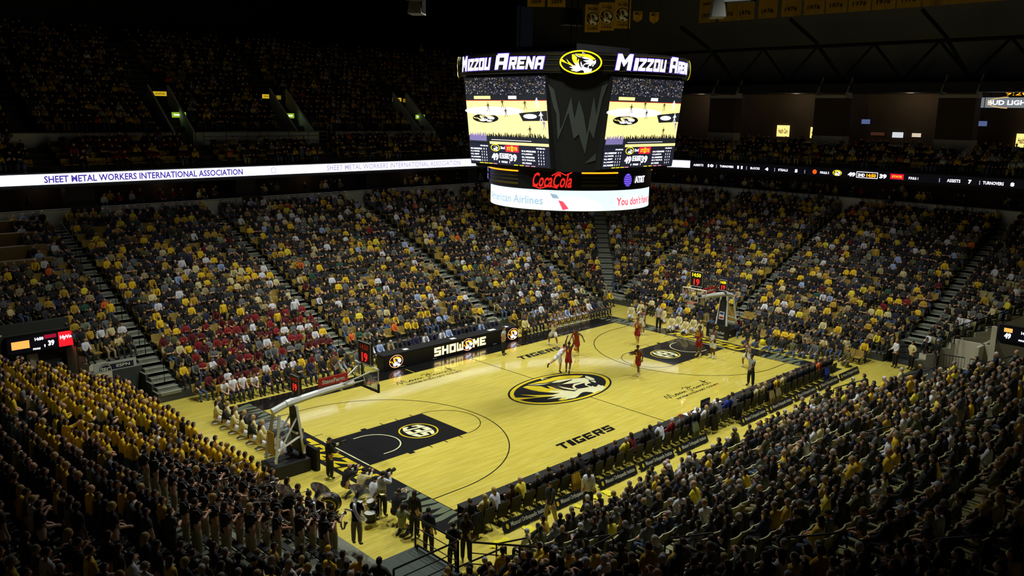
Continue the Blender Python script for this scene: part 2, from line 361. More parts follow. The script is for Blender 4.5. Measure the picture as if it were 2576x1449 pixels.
for s in (-1, 1):
    for lo, hi in ((-9.25, -4.3), (4.3, 9.25)):
        y = lo
        while y < hi-.2:
            t = rs.uniform(.22, .42); y1 = min(hi, y+t); x0, x1 = s*(LX+.04), s*(LX+1.42); k = rs.uniform(-.25, .25); n = 10
            full = rs.random() < .55; e = 1 if full else rs.uniform(.5, .8)
            up = []; dn = []
            for i in range(n+1):
                f = i/n*e; x = x0+(x1-x0)*f; wv = .07*math.sin(f*5+y*3)+k*f; wd = (y1-y)/2*(1-(0 if full else (i/n)**2))
                c = (y+y1)/2+wv; up.append((x, max(-9.28, min(9.28, c+wd)))); dn.append((x, max(-9.28, min(9.28, c-wd))))
            mb.flat(tess(up+dn[::-1]), fl(2), P_GREY); y = y1+rs.uniform(.07, .16)
part('tiger_stripe_border', mb, FLOOR)
mb = MB()
for s in (-1, 1):  # MIZZOU on both baselines
    v, f = block('MIZZOU', 5.7, .95, .35)
    fn = (lambda x, y: (LX+.74+y, -x, Z0+.009)) if s > 0 else (lambda x, y: (-LX-.74-y, x, Z0+.009))
    mb.flat((v, f), fn, P_GOLD)
    lined(mb, rect(min(s*(LX+.02), s*(LX-.05)), -1.83, max(s*(LX+.02), s*(LX-.05)), 1.83), P_WHITE, 4)
    # lane
    a, b = sorted((s*LX, s*8.535)); lined(mb, rect(a, -1.83, b, 1.83), P_BLACK, 2)
    for q in (-1, 1):
        for dist, w_ in ((2.13, .30), (3.35, .05), (4.27, .05), (5.18, .05)):
            x = s*(LX-dist-w_/2); y0, y1 = sorted((q*1.83, q*(1.83+(.2 if w_ > .1 else .26))))
            lined(mb, rect(x-w_/2, y0, x+w_/2, y1), P_BLACK, 2)
        lined(mb, rect(min(s*LX, s*(LX-.5)), q*2.75-.02, max(s*LX, s*(LX-.5)), q*2.75+.02), P_BLACK, 2)
        x0, x1 = sorted((s*LX, s*12.75)); lined(mb, rect(x0, q*6.32-.025, x1, q*6.32+.025), P_BLACK, 2)
        lined(mb, rect(min(s*13.1, s*12.75), q*1.22-.03, max(s*13.1, s*12.75), q*1.22+.03), P_WHITE, 4)
    t0 = 90 if s > 0 else -90
    lined(mb, ring(6.345, 6.345, 6.295, 6.295, 80, t0, t0+180, s*12.75, 0), P_BLACK, 2)
    lined(mb, ring(1.25, 1.25, 1.19, 1.19, 40, t0, t0+180, s*12.75, 0), P_WHITE, 4)
    lined(mb, ring(1.85, 1.85, 1.81, 1.81, 48, t0, t0+180, s*8.535, 0), P_BLACK, 2)
    cx = s*10.15
    lined(mb, ring(.98, .98, .90, .90, 48, 0, 360, cx, 0), P_GOLD, 3)
    v, f = block('SEC', 1.5, 1.3, .12, .12)
    v = [(x, y*(math.sqrt(max(.05, 1-(x/.95)**2)))) for x, y in v]
    fn = (lambda x, y, cx=cx: (cx+y, -x, Z0+.009)) if s > 0 else (lambda x, y, cx=cx: (cx-y, x, Z0+.009))
    mb.flat((v, f), fn, P_WHITE)
lined(mb, rect(-.025, -7.62, .025, 7.62), P_BLACK, 1)
for x in (-9.5, -4.5, 4.5, 8.5): lined(mb, rect(x-.025, LY, x+.025, LY+.9), P_GOLD, 3)
part('court_lines', mb, FLOOR)
mb = MB(); emblem(mb, lambda x, y, k: (x*3.62, y*3.62-.11, Z0+.003*(k+2)), P_BLACK, P_GOLD, P_WHITE, P_BLACK)
part('centre_emblem', mb, FLOOR)
mb = MB()
for cx, cy in ((-4.65, -6.05), (4.2, 5.62)):
    mb.flat(block('TIGERS', 3.9, .62, .3), lambda x, y: (cx+x, cy+y, Z0+.006), P_BLACK)
# handwritten signature over a small caption, twice
SIG = [[(0, .1), (.25, .55), (.3, 0), (.62, .62), (.7, .1), (.95, .12), (1.05, .3), (1.2, .28), (1.22, .12), (1.05, .1), (1.02, .25), (1.3, .25), (1.42, .1), (1.48, .28), (1.6, .28), (1.62, .1), (1.75, .28), (1.85, .1), (1.95, .28), (2.1, .12)],
       [(2.25, .6), (2.5, .75), (2.65, .55), (2.45, .3), (2.55, 0), (2.3, -.05)], [(2.7, .1), (2.85, .8)], [(2.65, .5), (3.1, .55)],
       [(2.85, .12), (3.0, .25), (3.12, .3), (3.05, .12), (3.25, .15), (3.35, .3), (3.42, .12), (3.55, .3), (3.62, .15), (3.75, .28), (3.9, .25), (3.95, .1), (4.05, .3), (4.2, .3), (4.25, .12), (4.45, .15), (4.6, .9), (4.62, .12), (4.8, .2)], [(4.35, .5), (4.85, .6)]]
for ox, oy in ((-6.6, 6.35), (2.95, -5.45)):
    for st in SIG: mb.flat(stroke(smooth2([(ox+x*.9, oy+y*.9) for x, y in st]), .045), fl(2), P_BLACK)
    mb.flat(fit_text('NORM STEWART COURT', 4.1, .2, bold=.01), lambda x, y: (ox+2.45+x, oy-.28+y, Z0+.006), P_BLACK)
part('court_lettering', mb, FLOOR)

# ------------------------------------------------------------------ upper deck
UD = 18.4           # offset of the balcony front
def up_z(i): return 11.0+.36*i if i < 5 else 13.4+.46*(i-5)
UROWS = 22
P_ = {}
def upath(d):
    if d not in P_: P_[d] = path(d)
    return P_[d]
mb = MB()
for i in range(UROWS):
    d0 = UD+.25+i*RD+(1.0 if i >= 5 else 0); lo, hi = (11, 34)
    if i >= 5: lo = 17
    A, B = upath(d0), upath(d0+RD)
    for k in range(lo, hi):
        if i >= 5 and k < 17: continue
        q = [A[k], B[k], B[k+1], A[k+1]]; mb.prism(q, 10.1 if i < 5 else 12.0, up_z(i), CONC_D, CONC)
    if i < 5:   # far baseline side
        for k in range(9, 11): mb.prism([A[k], B[k], B[k+1], A[k+1]], 10.1, up_z(i), CONC_D, CONC)
tag(mb.build('seating_terrace'), label='upper deck terrace above the ribbon board', kind='structure')
# cross aisle wall with pale cap on the far sideline, openings for the vomitories
mb = MB()
cap = mat('pale_wall_cap', (150, 150, 138), .6)
for a, b in ((-34, -6.6), (-4.9, 6.2), (7.9, 19.3)):
    mb.box(((a+b)/2, 35.0, 12.85), (b-a, .2, 1.1), WALLG); mb.box(((a+b)/2, 34.95, 13.43), (b-a, .34, .06), cap)
tag(mb.build('wall_cross_aisle'), label='low wall with a pale cap halfway up the upper deck', kind='structure')
mb = MB()
for x in (-5.75, 5.0, 18.5):
    for s in (-.8, .8):
        mb.add([(x+s-.08, 35.1, 12.2), (x+s+.08, 35.1, 12.2), (x+s+.08, 39.6, 15.6), (x+s-.08, 39.6, 15.6), (x+s-.08, 35.1, 13.5), (x+s+.08, 35.1, 13.5), (x+s+.08, 39.6, 17.1), (x+s-.08, 39.6, 17.1)],
               [(0, 1, 5, 4), (1, 2, 6, 5), (2, 3, 7, 6), (3, 0, 4, 7), (4, 5, 6, 7)], WALLG)
tag(mb.build('wall_vomitories'), label='sloping side walls of the upper deck stair openings', kind='structure')
# platform railing on the upper deck
def rail(name, pts, h, label, n_mid=1, m=BLACKM, r=.028, cat='railing', group=None, step=1.6):
    t = empty(name, pts[0], label=label, cat=cat, group=group); o0 = Vector(pts[0])
    P = [Vector(p)-o0 for p in pts]
    mb = MB(); mb.tube([p+Vector((0, 0, h)) for p in P], r*1.2, m, 6)
    for k in range(n_mid): mb.tube([p+Vector((0, 0, h*(k+1)/(n_mid+1))) for p in P], r*.7, m, 5)
    part('rail', mb, t)
    for a, b in zip(P, P[1:]):
        n = max(1, int((b-a).length/step))
        for k in range(n+1): p = a.lerp(b, k/n); mb = MB(); mb.box((p.x, p.y, p.z+h/2), (.05 if step > .2 else .02, .05 if step > .2 else .02, h), m); part('post', mb, t)
    return t
GREYP = mat('grey_rail_paint', (120, 124, 122), .5)
rail('railing', [(-4.7, 34.0, up_z(4)+.02), (6.45, 34.0, up_z(4)+.02)], 1.0, 'long grey railing in front of the wheelchair platform on the upper deck', 2, GREYP, .04)

# roof, end walls, concourse behind the far baseline
mb = MB(); mb.box((5, 8, 31), (120, 110, .4), DARK); tag(mb.build('ceiling'), kind='structure', label='black arena roof')
corr = mat('dark_corrugated_metal', (26, 30, 30), .35, metal=.6)
mb = MB()
for k in range(0, 205): x = -54+k*.5; mb.box((x, 53.4+.1*(k % 2), 26), (.5, .2, 11), corr)
tag(mb.build('wall_far'), label='dark corrugated wall above the top of the upper deck', kind='structure')
CW = mat('concourse_wall', (130, 114, 96), .8, noise=.1, scale=.4)
mb = MB(); mb.box((48.2, 4, 15), (.3, 92, 5.2), CW); mb.box((48.1, 4, 24.2), (.3, 92, 13.2), mat('upper_end_wall', (120, 122, 126), .8))
tag(mb.build('wall_right'), label='brown back wall of the open concourse behind the far basket', kind='structure')
mb = MB(); mb.box((45.5, 4, 12.7), (5.6, 62, .3), CONC_D); tag(mb.build('slab_concourse'), kind='structure', label='concourse floor slab')
mb = MB(); mb.box((45.3, 4, 17.9), (5.8, 62, .8), DARK); tag(mb.build('beam_soffit'), kind='structure', label='dark soffit above the concourse')
BRK = mat('brown_brick', (66, 50, 42), .85, noise=.15, scale=3); BASEC = mat('pale_column_base', (170, 172, 166), .8)
for y in (31, 16.9, 5.6, -5.3, -16.5):
    mb = MB(); mb.box((42.4, y, 12.1), (1.3, 3.0, 3.0), BASEC); mb.box((42.4, y, 15.3), (1.28, 2.9, 3.5), BRK)
    mb.prism([(41.7, y-1.5), (43.0, y-1.5), (43.0, y+1.5), (41.7, y+1.5)], 17.0, 17.25, BASEC)
    for s in (-1.45, 1.35): mb.add([(41.7, y+s, 17.2), (43.0, y+s, 17.2), (43.0, y+s, 18.9), (41.7, y+s+.1, 17.2), (43.0, y+s+.1, 17.2), (43.0, y+s+.1, 18.9)], [(0, 2, 1), (3, 4, 5), (0, 1, 4, 3), (1, 2, 5, 4), (2, 0, 3, 5)], BASEC)
    tag(mb.build('column'), label='brick clad column on the concourse behind the far basket', kind='structure', group='concourse columns')
for k, y in enumerate((22.5, 11.2, .2, -10.9)):
    mb = MB(); st = mat('truss_steel', (20, 20, 20), .6)
    for a, b in (((-5.6, 0), (-2.8, 3.2)), ((-2.8, 3.2), (0, 0)), ((0, 0), (2.8, 3.2)), ((2.8, 3.2), (5.6, 0))): mb.tube([(44, y+a[0], 18.6+a[1]), (44, y+b[0], 18.6+b[1])], .13, st, 4)
    mb.tube([(44, y-5.6, 18.5), (44, y+5.6, 18.5)], .16, st, 4); mb.tube([(44, y-5.6, 21.8), (44, y+5.6, 21.8)], .16, st, 4)
    mb.tube([(44, y-5.6, 18.6), (40, y-4.6, 21.9), (36, y-4.2, 23.5)], .2, st, 4)
    tag(mb.build('roof_truss'), label='zigzag steel roof truss bay above the concourse', kind='structure', group='roof trusses')

# big suite-level columns that stand in front of the recess on the far sideline
for x, w_ in ((-14.4, 3.0), (-2.3, 2.6), (9.7, 2.6), (21.2, 1.8)):
    mb = MB(); mb.box((x-.7, 31.2, 8.45), (w_*.62, .9, 3.0), DARK); mb.box((x-.7, 29.78, 7.75), (w_*.62, .12, 1.9), DARK)
    tag(mb.build('column'), label='dark column interrupting the parapet of the far sideline', kind='structure', group='suite columns')

# ------------------------------------------------------------------ ribbon boards
RB0, RB1 = 10.22, 10.90
def xy_far(s, dd=0):  # along far side and into the far right corner; s = x on the straight
    if s < -IX:
        a = R(90)+(-IX-s)/UD; return (-IX+(UD-dd)*math.cos(a), IY+(UD-dd)*math.sin(a))
    if s <= IX: return (s, IY+UD-dd)
    a = R(90)-(s-IX)/UD; return (IX+(UD-dd)*math.cos(a), IY+(UD-dd)*math.sin(a))
SJ = IX+UD*R(90)-UD*math.asin(4.9/UD)     # where the white strip stops
SE = IX+UD*R(90)                          # end of the arc; beyond: s-SE = 12.2-y
def xy_rib(s, dd=0):
    return xy_far(s, dd) if s <= SE else (IX+UD-dd, IY-(s-SE))
def S_of_y(y):  # ribbon parameter for the far baseline side at height y
    return SE+(IY-y) if y <= IY else SE-UD*math.asin((y-IY)/UD)
def strip(mb, s0, s1, z0, z1, m, dd, th=.06):
    n = max(1, int(abs(s1-s0)/1.0)); 
    for i in range(n):
        a, b = s0+(s1-s0)*i/n, s0+(s1-s0)*(i+1)/n
        p, q, r_, t = xy_rib(a, dd), xy_rib(b, dd), xy_rib(b, dd-th), xy_rib(a, dd-th)
        Q = [p, q, r_, t]
        if sum(Q[k][0]*Q[(k+1) % 4][1]-Q[(k+1) % 4][0]*Q[k][1] for k in range(4)) < 0: Q = Q[::-1]
        mb.prism(Q, z0, z1, m)
def rib_text(mb, s, cs, cz, w_, h, m, bold=.02, shear=0):
    mb.flat(fit_text(s, w_, h, bold, shear), lambda x, y: (*xy_rib(cs+x, .10), cz+y), m)
rb = empty('ribbon_board', (0, 30.6, 10.5), label='long bright white ribbon board with dark purple lettering on the far upper deck front', cat='display board')
_o = Vector((0, 30.6, 10.5))
def partw(name, mb, parent, smooth=False):   # mesh given in world coordinates under an unrotated empty
    o = mb.build(name, parent, smooth=smooth); o.location = -parent.location; return o
mb = MB(); strip(mb, -34, SJ, 9.95, 11.0, DARK, 0, .3); partw('housing', mb, rb)
mb = MB(); strip(mb, -34, SJ, RB0, RB1, SCR_WHITE, .08, .06); partw('screen', mb, rb)
mb = MB(); rib_text(mb, 'SHEET METAL WORKERS INTERNATIONAL ASSOCIATION', -10.32, 10.55, 14.0, .47, SCR_PURP, .03)
for q in (ring(.23, .23, .19, .19, 30), ring(.15, .15, .13, .13, 24)): mb.flat(q, lambda x, y: (-.72+x, IY+UD-.10, 10.56+y), SCR_PURP)
mb.flat(fit_text('X', .14, .2), lambda x, y: (-.72+x, IY+UD-.10, 10.56+y), SCR_PURP)
partw('lettering', mb, rb)
mb = MB(); rib_text(mb, 'SHEET METAL WORKERS INTERNATIONAL ASSOCIATION', 11.45, 10.58, 14.6, .45, SCR_GREYT, .02)
rib_text(mb, 'SHEET METAL WORKERS INTERNATIONAL ASSOCIATION', SJ-5.7-7.3, 10.58, 14.6, .45, SCR_GREYT, .02)
tag(partw('lettering', mb, rb), label='faded grey repeat of the lettering')
rb2 = empty('ribbon_board', (37.6, 0, 10.5), label='black ribbon board with white game statistics on the deck front behind the far basket', cat='display board')
SB1 = SE+12.2+18
mb = MB(); strip(mb, SJ, SB1, 9.95, 11.0, DARK, 0, .3); partw('housing', mb, rb2)
mb = MB(); strip(mb, SJ, SB1, RB0, RB1, SCR_BLK, .08, .06); partw('screen', mb, rb2)
mb = MB()
def rt(s, y0, y1, h, m=LED_W, bold=.03, z=10.52):
    a, b = S_of_y(y0), S_of_y(y1); rib_text(mb, s, (a+b)/2, z, b-a, h, m, bold)
for s, y0, y1, h in (('ASSISTS', 16.9, 14.9, .2), ('10', 14.1, 13.2, .28), ('TURNOVERS', 11.9, 8.9, .2), ('11', 8.3, 7.4, .28), ('BLOCKS', 8.1-3.0, 3.4, .0), ):
    pass
for s, y0, y1, h in (('ASSISTS', 16.95, 15.2, .2), ('10', 14.3, 13.4, .3), ('TURNOVERS', 12.35, 9.7, .2), ('11', 8.85, 8.1, .3), ('BLOCKS', 6.4, 4.75, .2), ('4', 3.55, 3.05, .3), ('STEALS', 1.6-.05, .05, .2), ('5', -1.0, -1.45, .3)):
    pass
TX = [('ASSISTS', 1752, 1774, .2), ('10', 1784, 1797, .28), ('TURNOVERS', 1812, 1845, .2), ('11', 1855, 1868, .28), ('BLOCKS', 1888, 1911, .2), ('4', 1925, 1933, .28), ('STEALS', 1958, 1982, .2), ('5', 2000, 2007, .28),
      ('FOULS: 3', 2064, 2086, .2), ('49', 2134, 2153, .36), ('39', 2214, 2232, .36), ('FOULS: 1', 2288, 2312, .2), ('ASSISTS', 2385, 2419, .24), ('7', 2439, 2447, .3), ('TURNOVERS', 2476, 2529, .24), ('8', 2546, 2556, .3)]
def y_at(u):   # photo column to y on the far baseline ribbon (measured once on the board plane)
    d = _f+_r*(u-1288)/FPX-_u*(440-724.5)/FPX; return CAM[1]+d[1]*(IX+UD-CAM[0])/d[0]
for s, u0, u1, h in TX: rt(s, y_at(u0), y_at(u1), h, bold=.05 if s[0].isdigit() else .01)
rt('2ND', y_at(2159), y_at(2177), .26); rt('14:50', y_at(2181), y_at(2205), .3, LED_O, .04)
for u in (1804, 1878, 1949, 2025, 2366, 2468): a = S_of_y(y_at(u)); mb.flat(rect(-.03, -.16, .03, .16), lambda x, y: (*xy_rib(a+x, .10), 10.5+y), SCR_GREYT)
a0, a1 = S_of_y(y_at(2156)), S_of_y(y_at(2209))
for q in ([(a0, 10.3), (a1, 10.3)], [(a0, 10.78), (a1, 10.78)], [(a0, 10.3), (a0, 10.78)], [(a1, 10.3), (a1, 10.78)]): mb.flat(stroke(q, .04), lambda x, y: (*xy_rib(x, .10), y), LED_W)
partw('lettering', mb, rb2)
mb = MB(); a = S_of_y(y_at(2050)); mb.flat(ell(.2, .2, 20), lambda x, y: (*xy_rib(a+x, .10), 10.55+y), emi('led_ball', (230, 80, 20), 1.5))
a = S_of_y(y_at(2107)); emblem(mb, lambda x, y, k: (*xy_rib(a+x*.42, .10+.002*k), 10.57+y*.42), SCR_BLK, LED_Y, LED_W)
a = S_of_y(y_at(2258)); mb.flat(rect(-.55, -.22, .55, .22), lambda x, y: (*xy_rib(a+x, .10), 10.57+y), emi('led_crimson', (200, 20, 50), 1.3)); mb.flat(fit_text('STATE', .8, .18, .04), lambda x, y: (*xy_rib(a+x, .115), 10.57+y), LED_O)
partw('logo', mb, rb2)

# ------------------------------------------------------------------ centre-hung scoreboard
SBX, SBY = .15, -.2
sb = empty('scoreboard', (SBX, SBY, 10.6), label='centre hung scoreboard with video screens, lettered top ring and white ring below', cat='scoreboard')
def sbp(name, mb, label=None, parent=None, smooth=False):
    o = mb.build(name, parent or sb, smooth=smooth)
    if not parent: o.location = (0, 0, -10.6)
    if label: o['label'] = label
    return o
def octo(a, c): # a half size, c half width of flat face
    return [(-a, -c), (-c, -a), (c, -a), (a, -c), (a, c), (c, a), (-c, a), (-a, c)]
# local frame: centre at origin, z world
def loft(mb, lo, hi, z0, z1, m):
    n = len(lo); mb.add([(x, y, z0) for x, y in lo]+[(x, y, z1) for x, y in hi], [(i, (i+1) % n, n+(i+1) % n, n+i) for i in range(n)]+[tuple(range(n-1, -1, -1)), tuple(range(n, 2*n))], m)
mb = MB(); loft(mb, octo(4.35, 2.75), octo(4.9, 2.95), 12.55, 17.15, DARK); loft(mb, octo(3.0, 1.8), octo(3.1, 1.9), 11.0, 12.7, DARK); sbp('core', mb)
# top ring: rounded octagon
def rr(a, rad, n=8):
    P = []
    for cx, cy, t in ((a-rad, -a+rad, -90), (a-rad, a-rad, 0), (-a+rad, a-rad, 90), (-a+rad, -a+rad, 180)):
        P += [(cx+rad*math.cos(R(t+90*k/n)), cy+rad*math.sin(R(t+90*k/n))) for k in range(n+1)]
    return P
RT = 5.9
mb = MB(); mb.lathe([(0, 17.15), (RT, 17.15), (RT, 18.1), (0, 18.1)], mat('sign_ring_black', (16, 15, 14), .5), 96)
STR = mat('bronze_stripe', (96, 86, 34), .4, metal=.5)
for z in (17.25, 17.48, 17.72, 17.96): mb.lathe([(RT, z), (RT+.03, z), (RT+.03, z+.035), (RT, z+.035)], STR, 96)
top = sbp('sign_ring', mb)
LTW = emi('sign_letter_white', (240, 236, 255), 2.6); HALO = emi('sign_letter_violet_edge', (90, 60, 190), .9); VW = 222.0
for k in range(4):
    rot = Matrix.Rotation(R(90*k), 3, 'Z')
    mb = MB()
    for s, cx, w_, h in (('M', -2.55, .78, .72), ('IZZOU', -1.02, 2.0, .56), ('A', .72, .72, .72), ('RENA', 2.05, 1.75, .56)):
        zc = 17.62+(h-.56)/2-.02
        for r_, gw, m in ((RT+.05, .07, HALO), (RT+.06, 0, LTW)):
            v, f = block(s, w_+gw, h+gw, .18, .14); A = R(VW+3.4+45+90*k); mb.add([(r_*math.cos(A+(cx+x)/RT), r_*math.sin(A+(cx+x)/RT), zc+y) for x, y in v], f, m)
    o = sbp('arena_name', mb, 'white glowing arena name in slanted capitals')
    # screen on this face
    ta, ba, hw = 5.02, 4.5, 2.86
    def scr(x, y, L=0): # x -1..1, y 0..1
        t = y; bulge = .0
        return rot @ Vector((x*hw, -(ba+(ta-ba)*t)-.06-.006*L, 12.72+4.3*t))
    mb = MB(); v = [scr(x, y) for x, y in ((-1.015, -.012), (1.015, -.012), (1.015, 1.012), (-1.015, 1.012))]; w4 = [rot @ (rot.inverted() @ Vector(p)+Vector((0, .35, 0))) for p in v]
    mb.add(v+w4, [(0, 1, 2, 3), (4, 7, 6, 5), (0, 4, 5, 1), (1, 5, 6, 2), (2, 6, 7, 3), (3, 7, 4, 0)], DARK); sc = sbp('video_screen', mb, 'video screen showing the game above a row of statistics')
    rs = random.Random(11)
    mb = MB()
    YEL, WHT, DRK = emi('video_court', (255, 222, 130), 1.75), emi('video_white', (240, 238, 240), 1.9), emi('video_dark', (34, 38, 42), 1.0)
    V = lambda geo, m, L=1: mb.flat(geo, lambda x, y: scr(x, y, L), m)
    V(rect(-1, 0, 1, 1), emi('video_ground', (30, 34, 40), .9), 1)
    V(rect(-1, .33, 1, .74), YEL, 2); V(ell(.75, .05, 30, -.3, .62), emi('video_glare', (255, 246, 215), 1.9), 3)
    V(rect(-1, .74, 1, .80), DRK, 2); V(rect(-.78, .755, -.35, .79), YEL, 3); V(rect(.1, .755, .3, .79), WHT, 3); V(rect(-1, .735, 1, .742), REDE if False else emi('video_red', (200, 50, 40), 1.2), 3)
    cols = [emi('video_dot_%d' % i, c, 1.1) for i, c in enumerate([(150, 150, 175), (90, 96, 110), (190, 150, 60), (120, 110, 160), (210, 205, 220), (70, 60, 50)])]
    cols2 = [emi('video_dim_%d' % i, c, .9) for i, c in enumerate([(60, 62, 70), (84, 66, 40), (50, 46, 70), (96, 92, 100)])]
    for i in range(900):
        x, y = rs.uniform(-.99, .98), rs.uniform(.80, .99); dk = rs.random() < .6; V(rect(x, y, x+rs.uniform(.008, .02), y+rs.uniform(.006, .012)), cols2[i % 4] if dk else rs.choice(cols), 3+.001*i)
    V(tess([(.33, .60), (1, .63), (1, .52), (.42, .51)]), DRK, 3); V(ell(.16, .026, 24, .6, .565), WHT, 4)
    V(ell(.34, .052, 32, -.52, .535), emi('video_line', (20, 22, 26), 1), 3)
    for g in LG: V(([( -.52+x*.32, .535+y*.075) for x, y in g[0]], g[1]), YEL, 4)
    for g in LW: V(([( -.52+x*.32, .535+y*.075) for x, y in g[0]], g[1]), WHT, 5)
    V(rect(-.57, .33, -.565, .49), DRK, 3); V(fit_text('TIGERS', .3, .014), DRK, 3) if False else None
    for x, y, m in ((-.42, .66, cols[5]), (-.05, .70, cols[5]), (.02, .60, cols[5]), (.5, .69, cols[5]), (.8, .57, DRK), (.86, .56, WHT), (.58, .40, DRK), (.92, .47, cols[3]), (.78, .71, WHT)):
        [V(q_, m, 6) for q_ in (stroke([(x-.03, y-.05), (x-.012, y-.02), (x, y+.01)], .012), stroke([(x+.035, y-.045), (x+.02, y-.02), (x, y+.01)], .012), ([(x-.016+a_, y+.005+b_) for a_, b_ in ((0, 0), (.032, 0), (.036, .035), (-.004, .035))], [(0, 1, 2, 3)]), ell(.011, .009, 10, x, y+.05), stroke([(x-.01, y+.035), (x-.05, y+.01)], .009), stroke([(x+.01, y+.035), (x+.045, y+.015)], .009))]
    for i in range(46):
        x = -.96+i*.042+rs.uniform(-.01, .01); h = rs.uniform(.02, .05); V(tess([(x-.03, .27), (x-.025, .32), (x-.008, .33+h), (x+.008, .33+h), (x+.025, .32), (x+.03, .27)]), DRK if i > 10 else cols[3], 6)
    V(rect(-1, .25, 1, .31), DRK, 5); V(rect(-.4, .285, .6, .293), cols[4], 7); V(rect(-.45, .235, 1, .268), YEL, 6)
    V(rect(-1, 0, 1, .238), emi('video_table', (36, 38, 52), .8), 7)
    V(rect(-.05, .155, .28, .232), emi('video_crimson', (210, 30, 60), 1.4), 8); V(([(x+.115, y+.193) for x, y in fit_text('STATE', .26, .04, .05)[0]], fit_text('STATE', .26, .04, .05)[1]), LED_O, 9)
    V(rect(.095, .16, .135, .228), LED_O, 8.5)
    for s, x, y, w_, h in (('49', -.33, .09, .18, .085), ('39', .13, .09, .18, .085), ('14:50', -.09, .105, .2, .042), ('2nd', -.12, .2, .11, .03), ('3   FOULS   1', -.1, .035, .28, .022)):
        g = fit_text(s, w_, h, .04); V(([(a+x, b+y) for a, b in g[0]], g[1]), LED_W, 9)
    for q in ([(-.21, .08), (.03, .08)], [(-.21, .13), (.03, .13)], [(-.21, .08), (-.21, .13)], [(.03, .08), (.03, .13)]): V(stroke(q, .008), LED_W, 9)
    mb2 = [ring(.115, .042, .10, .036, 30, 0, 360, -.31, .195)]; V(mb2[0], LED_Y, 9); V(ell(.10, .036, 24, -.31, .195), DRK, 8.5)
    for g in LW: V(([( -.31+x*.1, .195+y*.06) for x, y in g[0]], g[1]), LED_W, 9.5)
    for cx, names in ((-.8, ('03 R. ROBERTSON', '11 J. PORTER', '15 J. GEIST', '21 J. BARNETT', '24 K. PURYEAR')), (.52, ('01 N. WEILER-BABB', '11 D. JACKSON', '05 L. WIGGINTON', '23 Z. TALLEY JR.', '25 S. YOUNG'))):
        for i, s in enumerate(names):
            w_ = .02*len(s); g = fit_text(s, w_, .019, .03); V(([(a+cx-.17+w_/2, b+.175-.034*i) for a, b in g[0]], g[1]), LED_W, 9)
            for j in range(3):
                g = fit_text(str((i*3+j*2+7) % 8), .016, .019, .03); xx = cx+.17+.06*j+(.06 if cx > 0 else 0); 
                if cx < 0 and j == 2 and xx > -.45: xx = -.47
                V(([(a+xx-(.04 if cx < 0 else 0), b+.175-.034*i) for a, b in g[0]], g[1]), LED_W, 9)
        g = fit_text('PTS REB FLS', .2, .014, .03); V(([(a+cx+(.2 if cx < 0 else .29), b+.212) for a, b in g[0]], g[1]), LED_W, 9)
    for i, x in enumerate((-.75, -.63, -.51, -.39, .14, .28, .42, .56)): V(rect(x, .005, x+.1, .012), LED_Y if i not in (3, 6, 7) else emi('led_pink', (255, 140, 170), 1.5), 9)
    o = sbp('picture', mb, None, sc); 
    # frame
# chamfer faces with dark claw stripes, emblem roundels above
CLAW = mat('grey_claw_stripe', (92, 100, 96), .35, metal=.3)
for k in range(4):
    rot = Matrix.Rotation(R(45+90*k), 3, 'Z'); rot2 = Matrix.Rotation(R(VW+3.4+90+90*k), 3, 'Z'); bw, tw = 1.13, 1.38; bd, td = (4.35+2.75)/math.sqrt(2)+.03, (4.9+2.95)/math.sqrt(2)+.03
    def ch(x, y): # x metres, y 0..1
        return rot @ Vector((x, -(bd+(td-bd)*y)-.015, 12.6+4.5*y))
    mb = MB()
    for poly in ([(-1.5, 1.0), (-1.2, .70), (-1.05, .62), (-.95, .28), (-.45, .64), (-.15, .30), (.1, .36), (.45, .1), (.62, .42), (.85, .3), (1.2, .82), (1.45, 1.02), (1.15, .98), (.92, .62), (.78, .86), (.5, .36), (.3, .62), (.05, .8), (-.15, .56), (-.35, .84), (-.7, .5), (-.85, .42), (-.9, .62), (-1.2, .93)],
                 [(.45, -.02), (1.0, .02), (1.0, .12)]):
        mb.flat(tess([(x*.95, .1+.8*y) for x, y in poly]), ch, CLAW)
    o = sbp('claw_panel', mb, 'grey claw shaped stripes on black')
    mb = MB(); dd = 7.26/math.sqrt(2)+.62
    dd = RT+.12
    E_ = lambda x, y, kk: rot2 @ Vector((x*.92, -dd-.012*kk, 17.62+y*.80))
    mb.flat(ell(1.06, .70), lambda x, y: E_(x, y, -1), DARK)
    mb.add([E_(*p, -12) for p in ell(1.06, .66, 48)[0]]+[E_(*p, 0) for p in ell(1.06, .66, 48)[0]], [(i, (i+1) % 48, 48+(i+1) % 48, 48+i) for i in range(48)], DARK)
    mb.flat(ring(1.06, .67, .99, .60, 64), lambda x, y: E_(x, y, 1), emi('roundel_yellow', (255, 226, 20), 2.0))
    mb.flat(ell(.985, .60), lambda x, y: E_(x, y, .5), mat('roundel_black', (12, 12, 12), .5))
    for g in LG: mb.flat(g, lambda x, y: E_(x, y*1.08, 2), emi('roundel_gold', (250, 214, 30), 1.7))
    for g in LW: mb.flat(g, lambda x, y: E_(x, y*1.08, 3), emi('roundel_white', (244, 240, 255), 2.3))
    sbp('roundel', mb, 'glowing oval emblem in yellow, black and white')
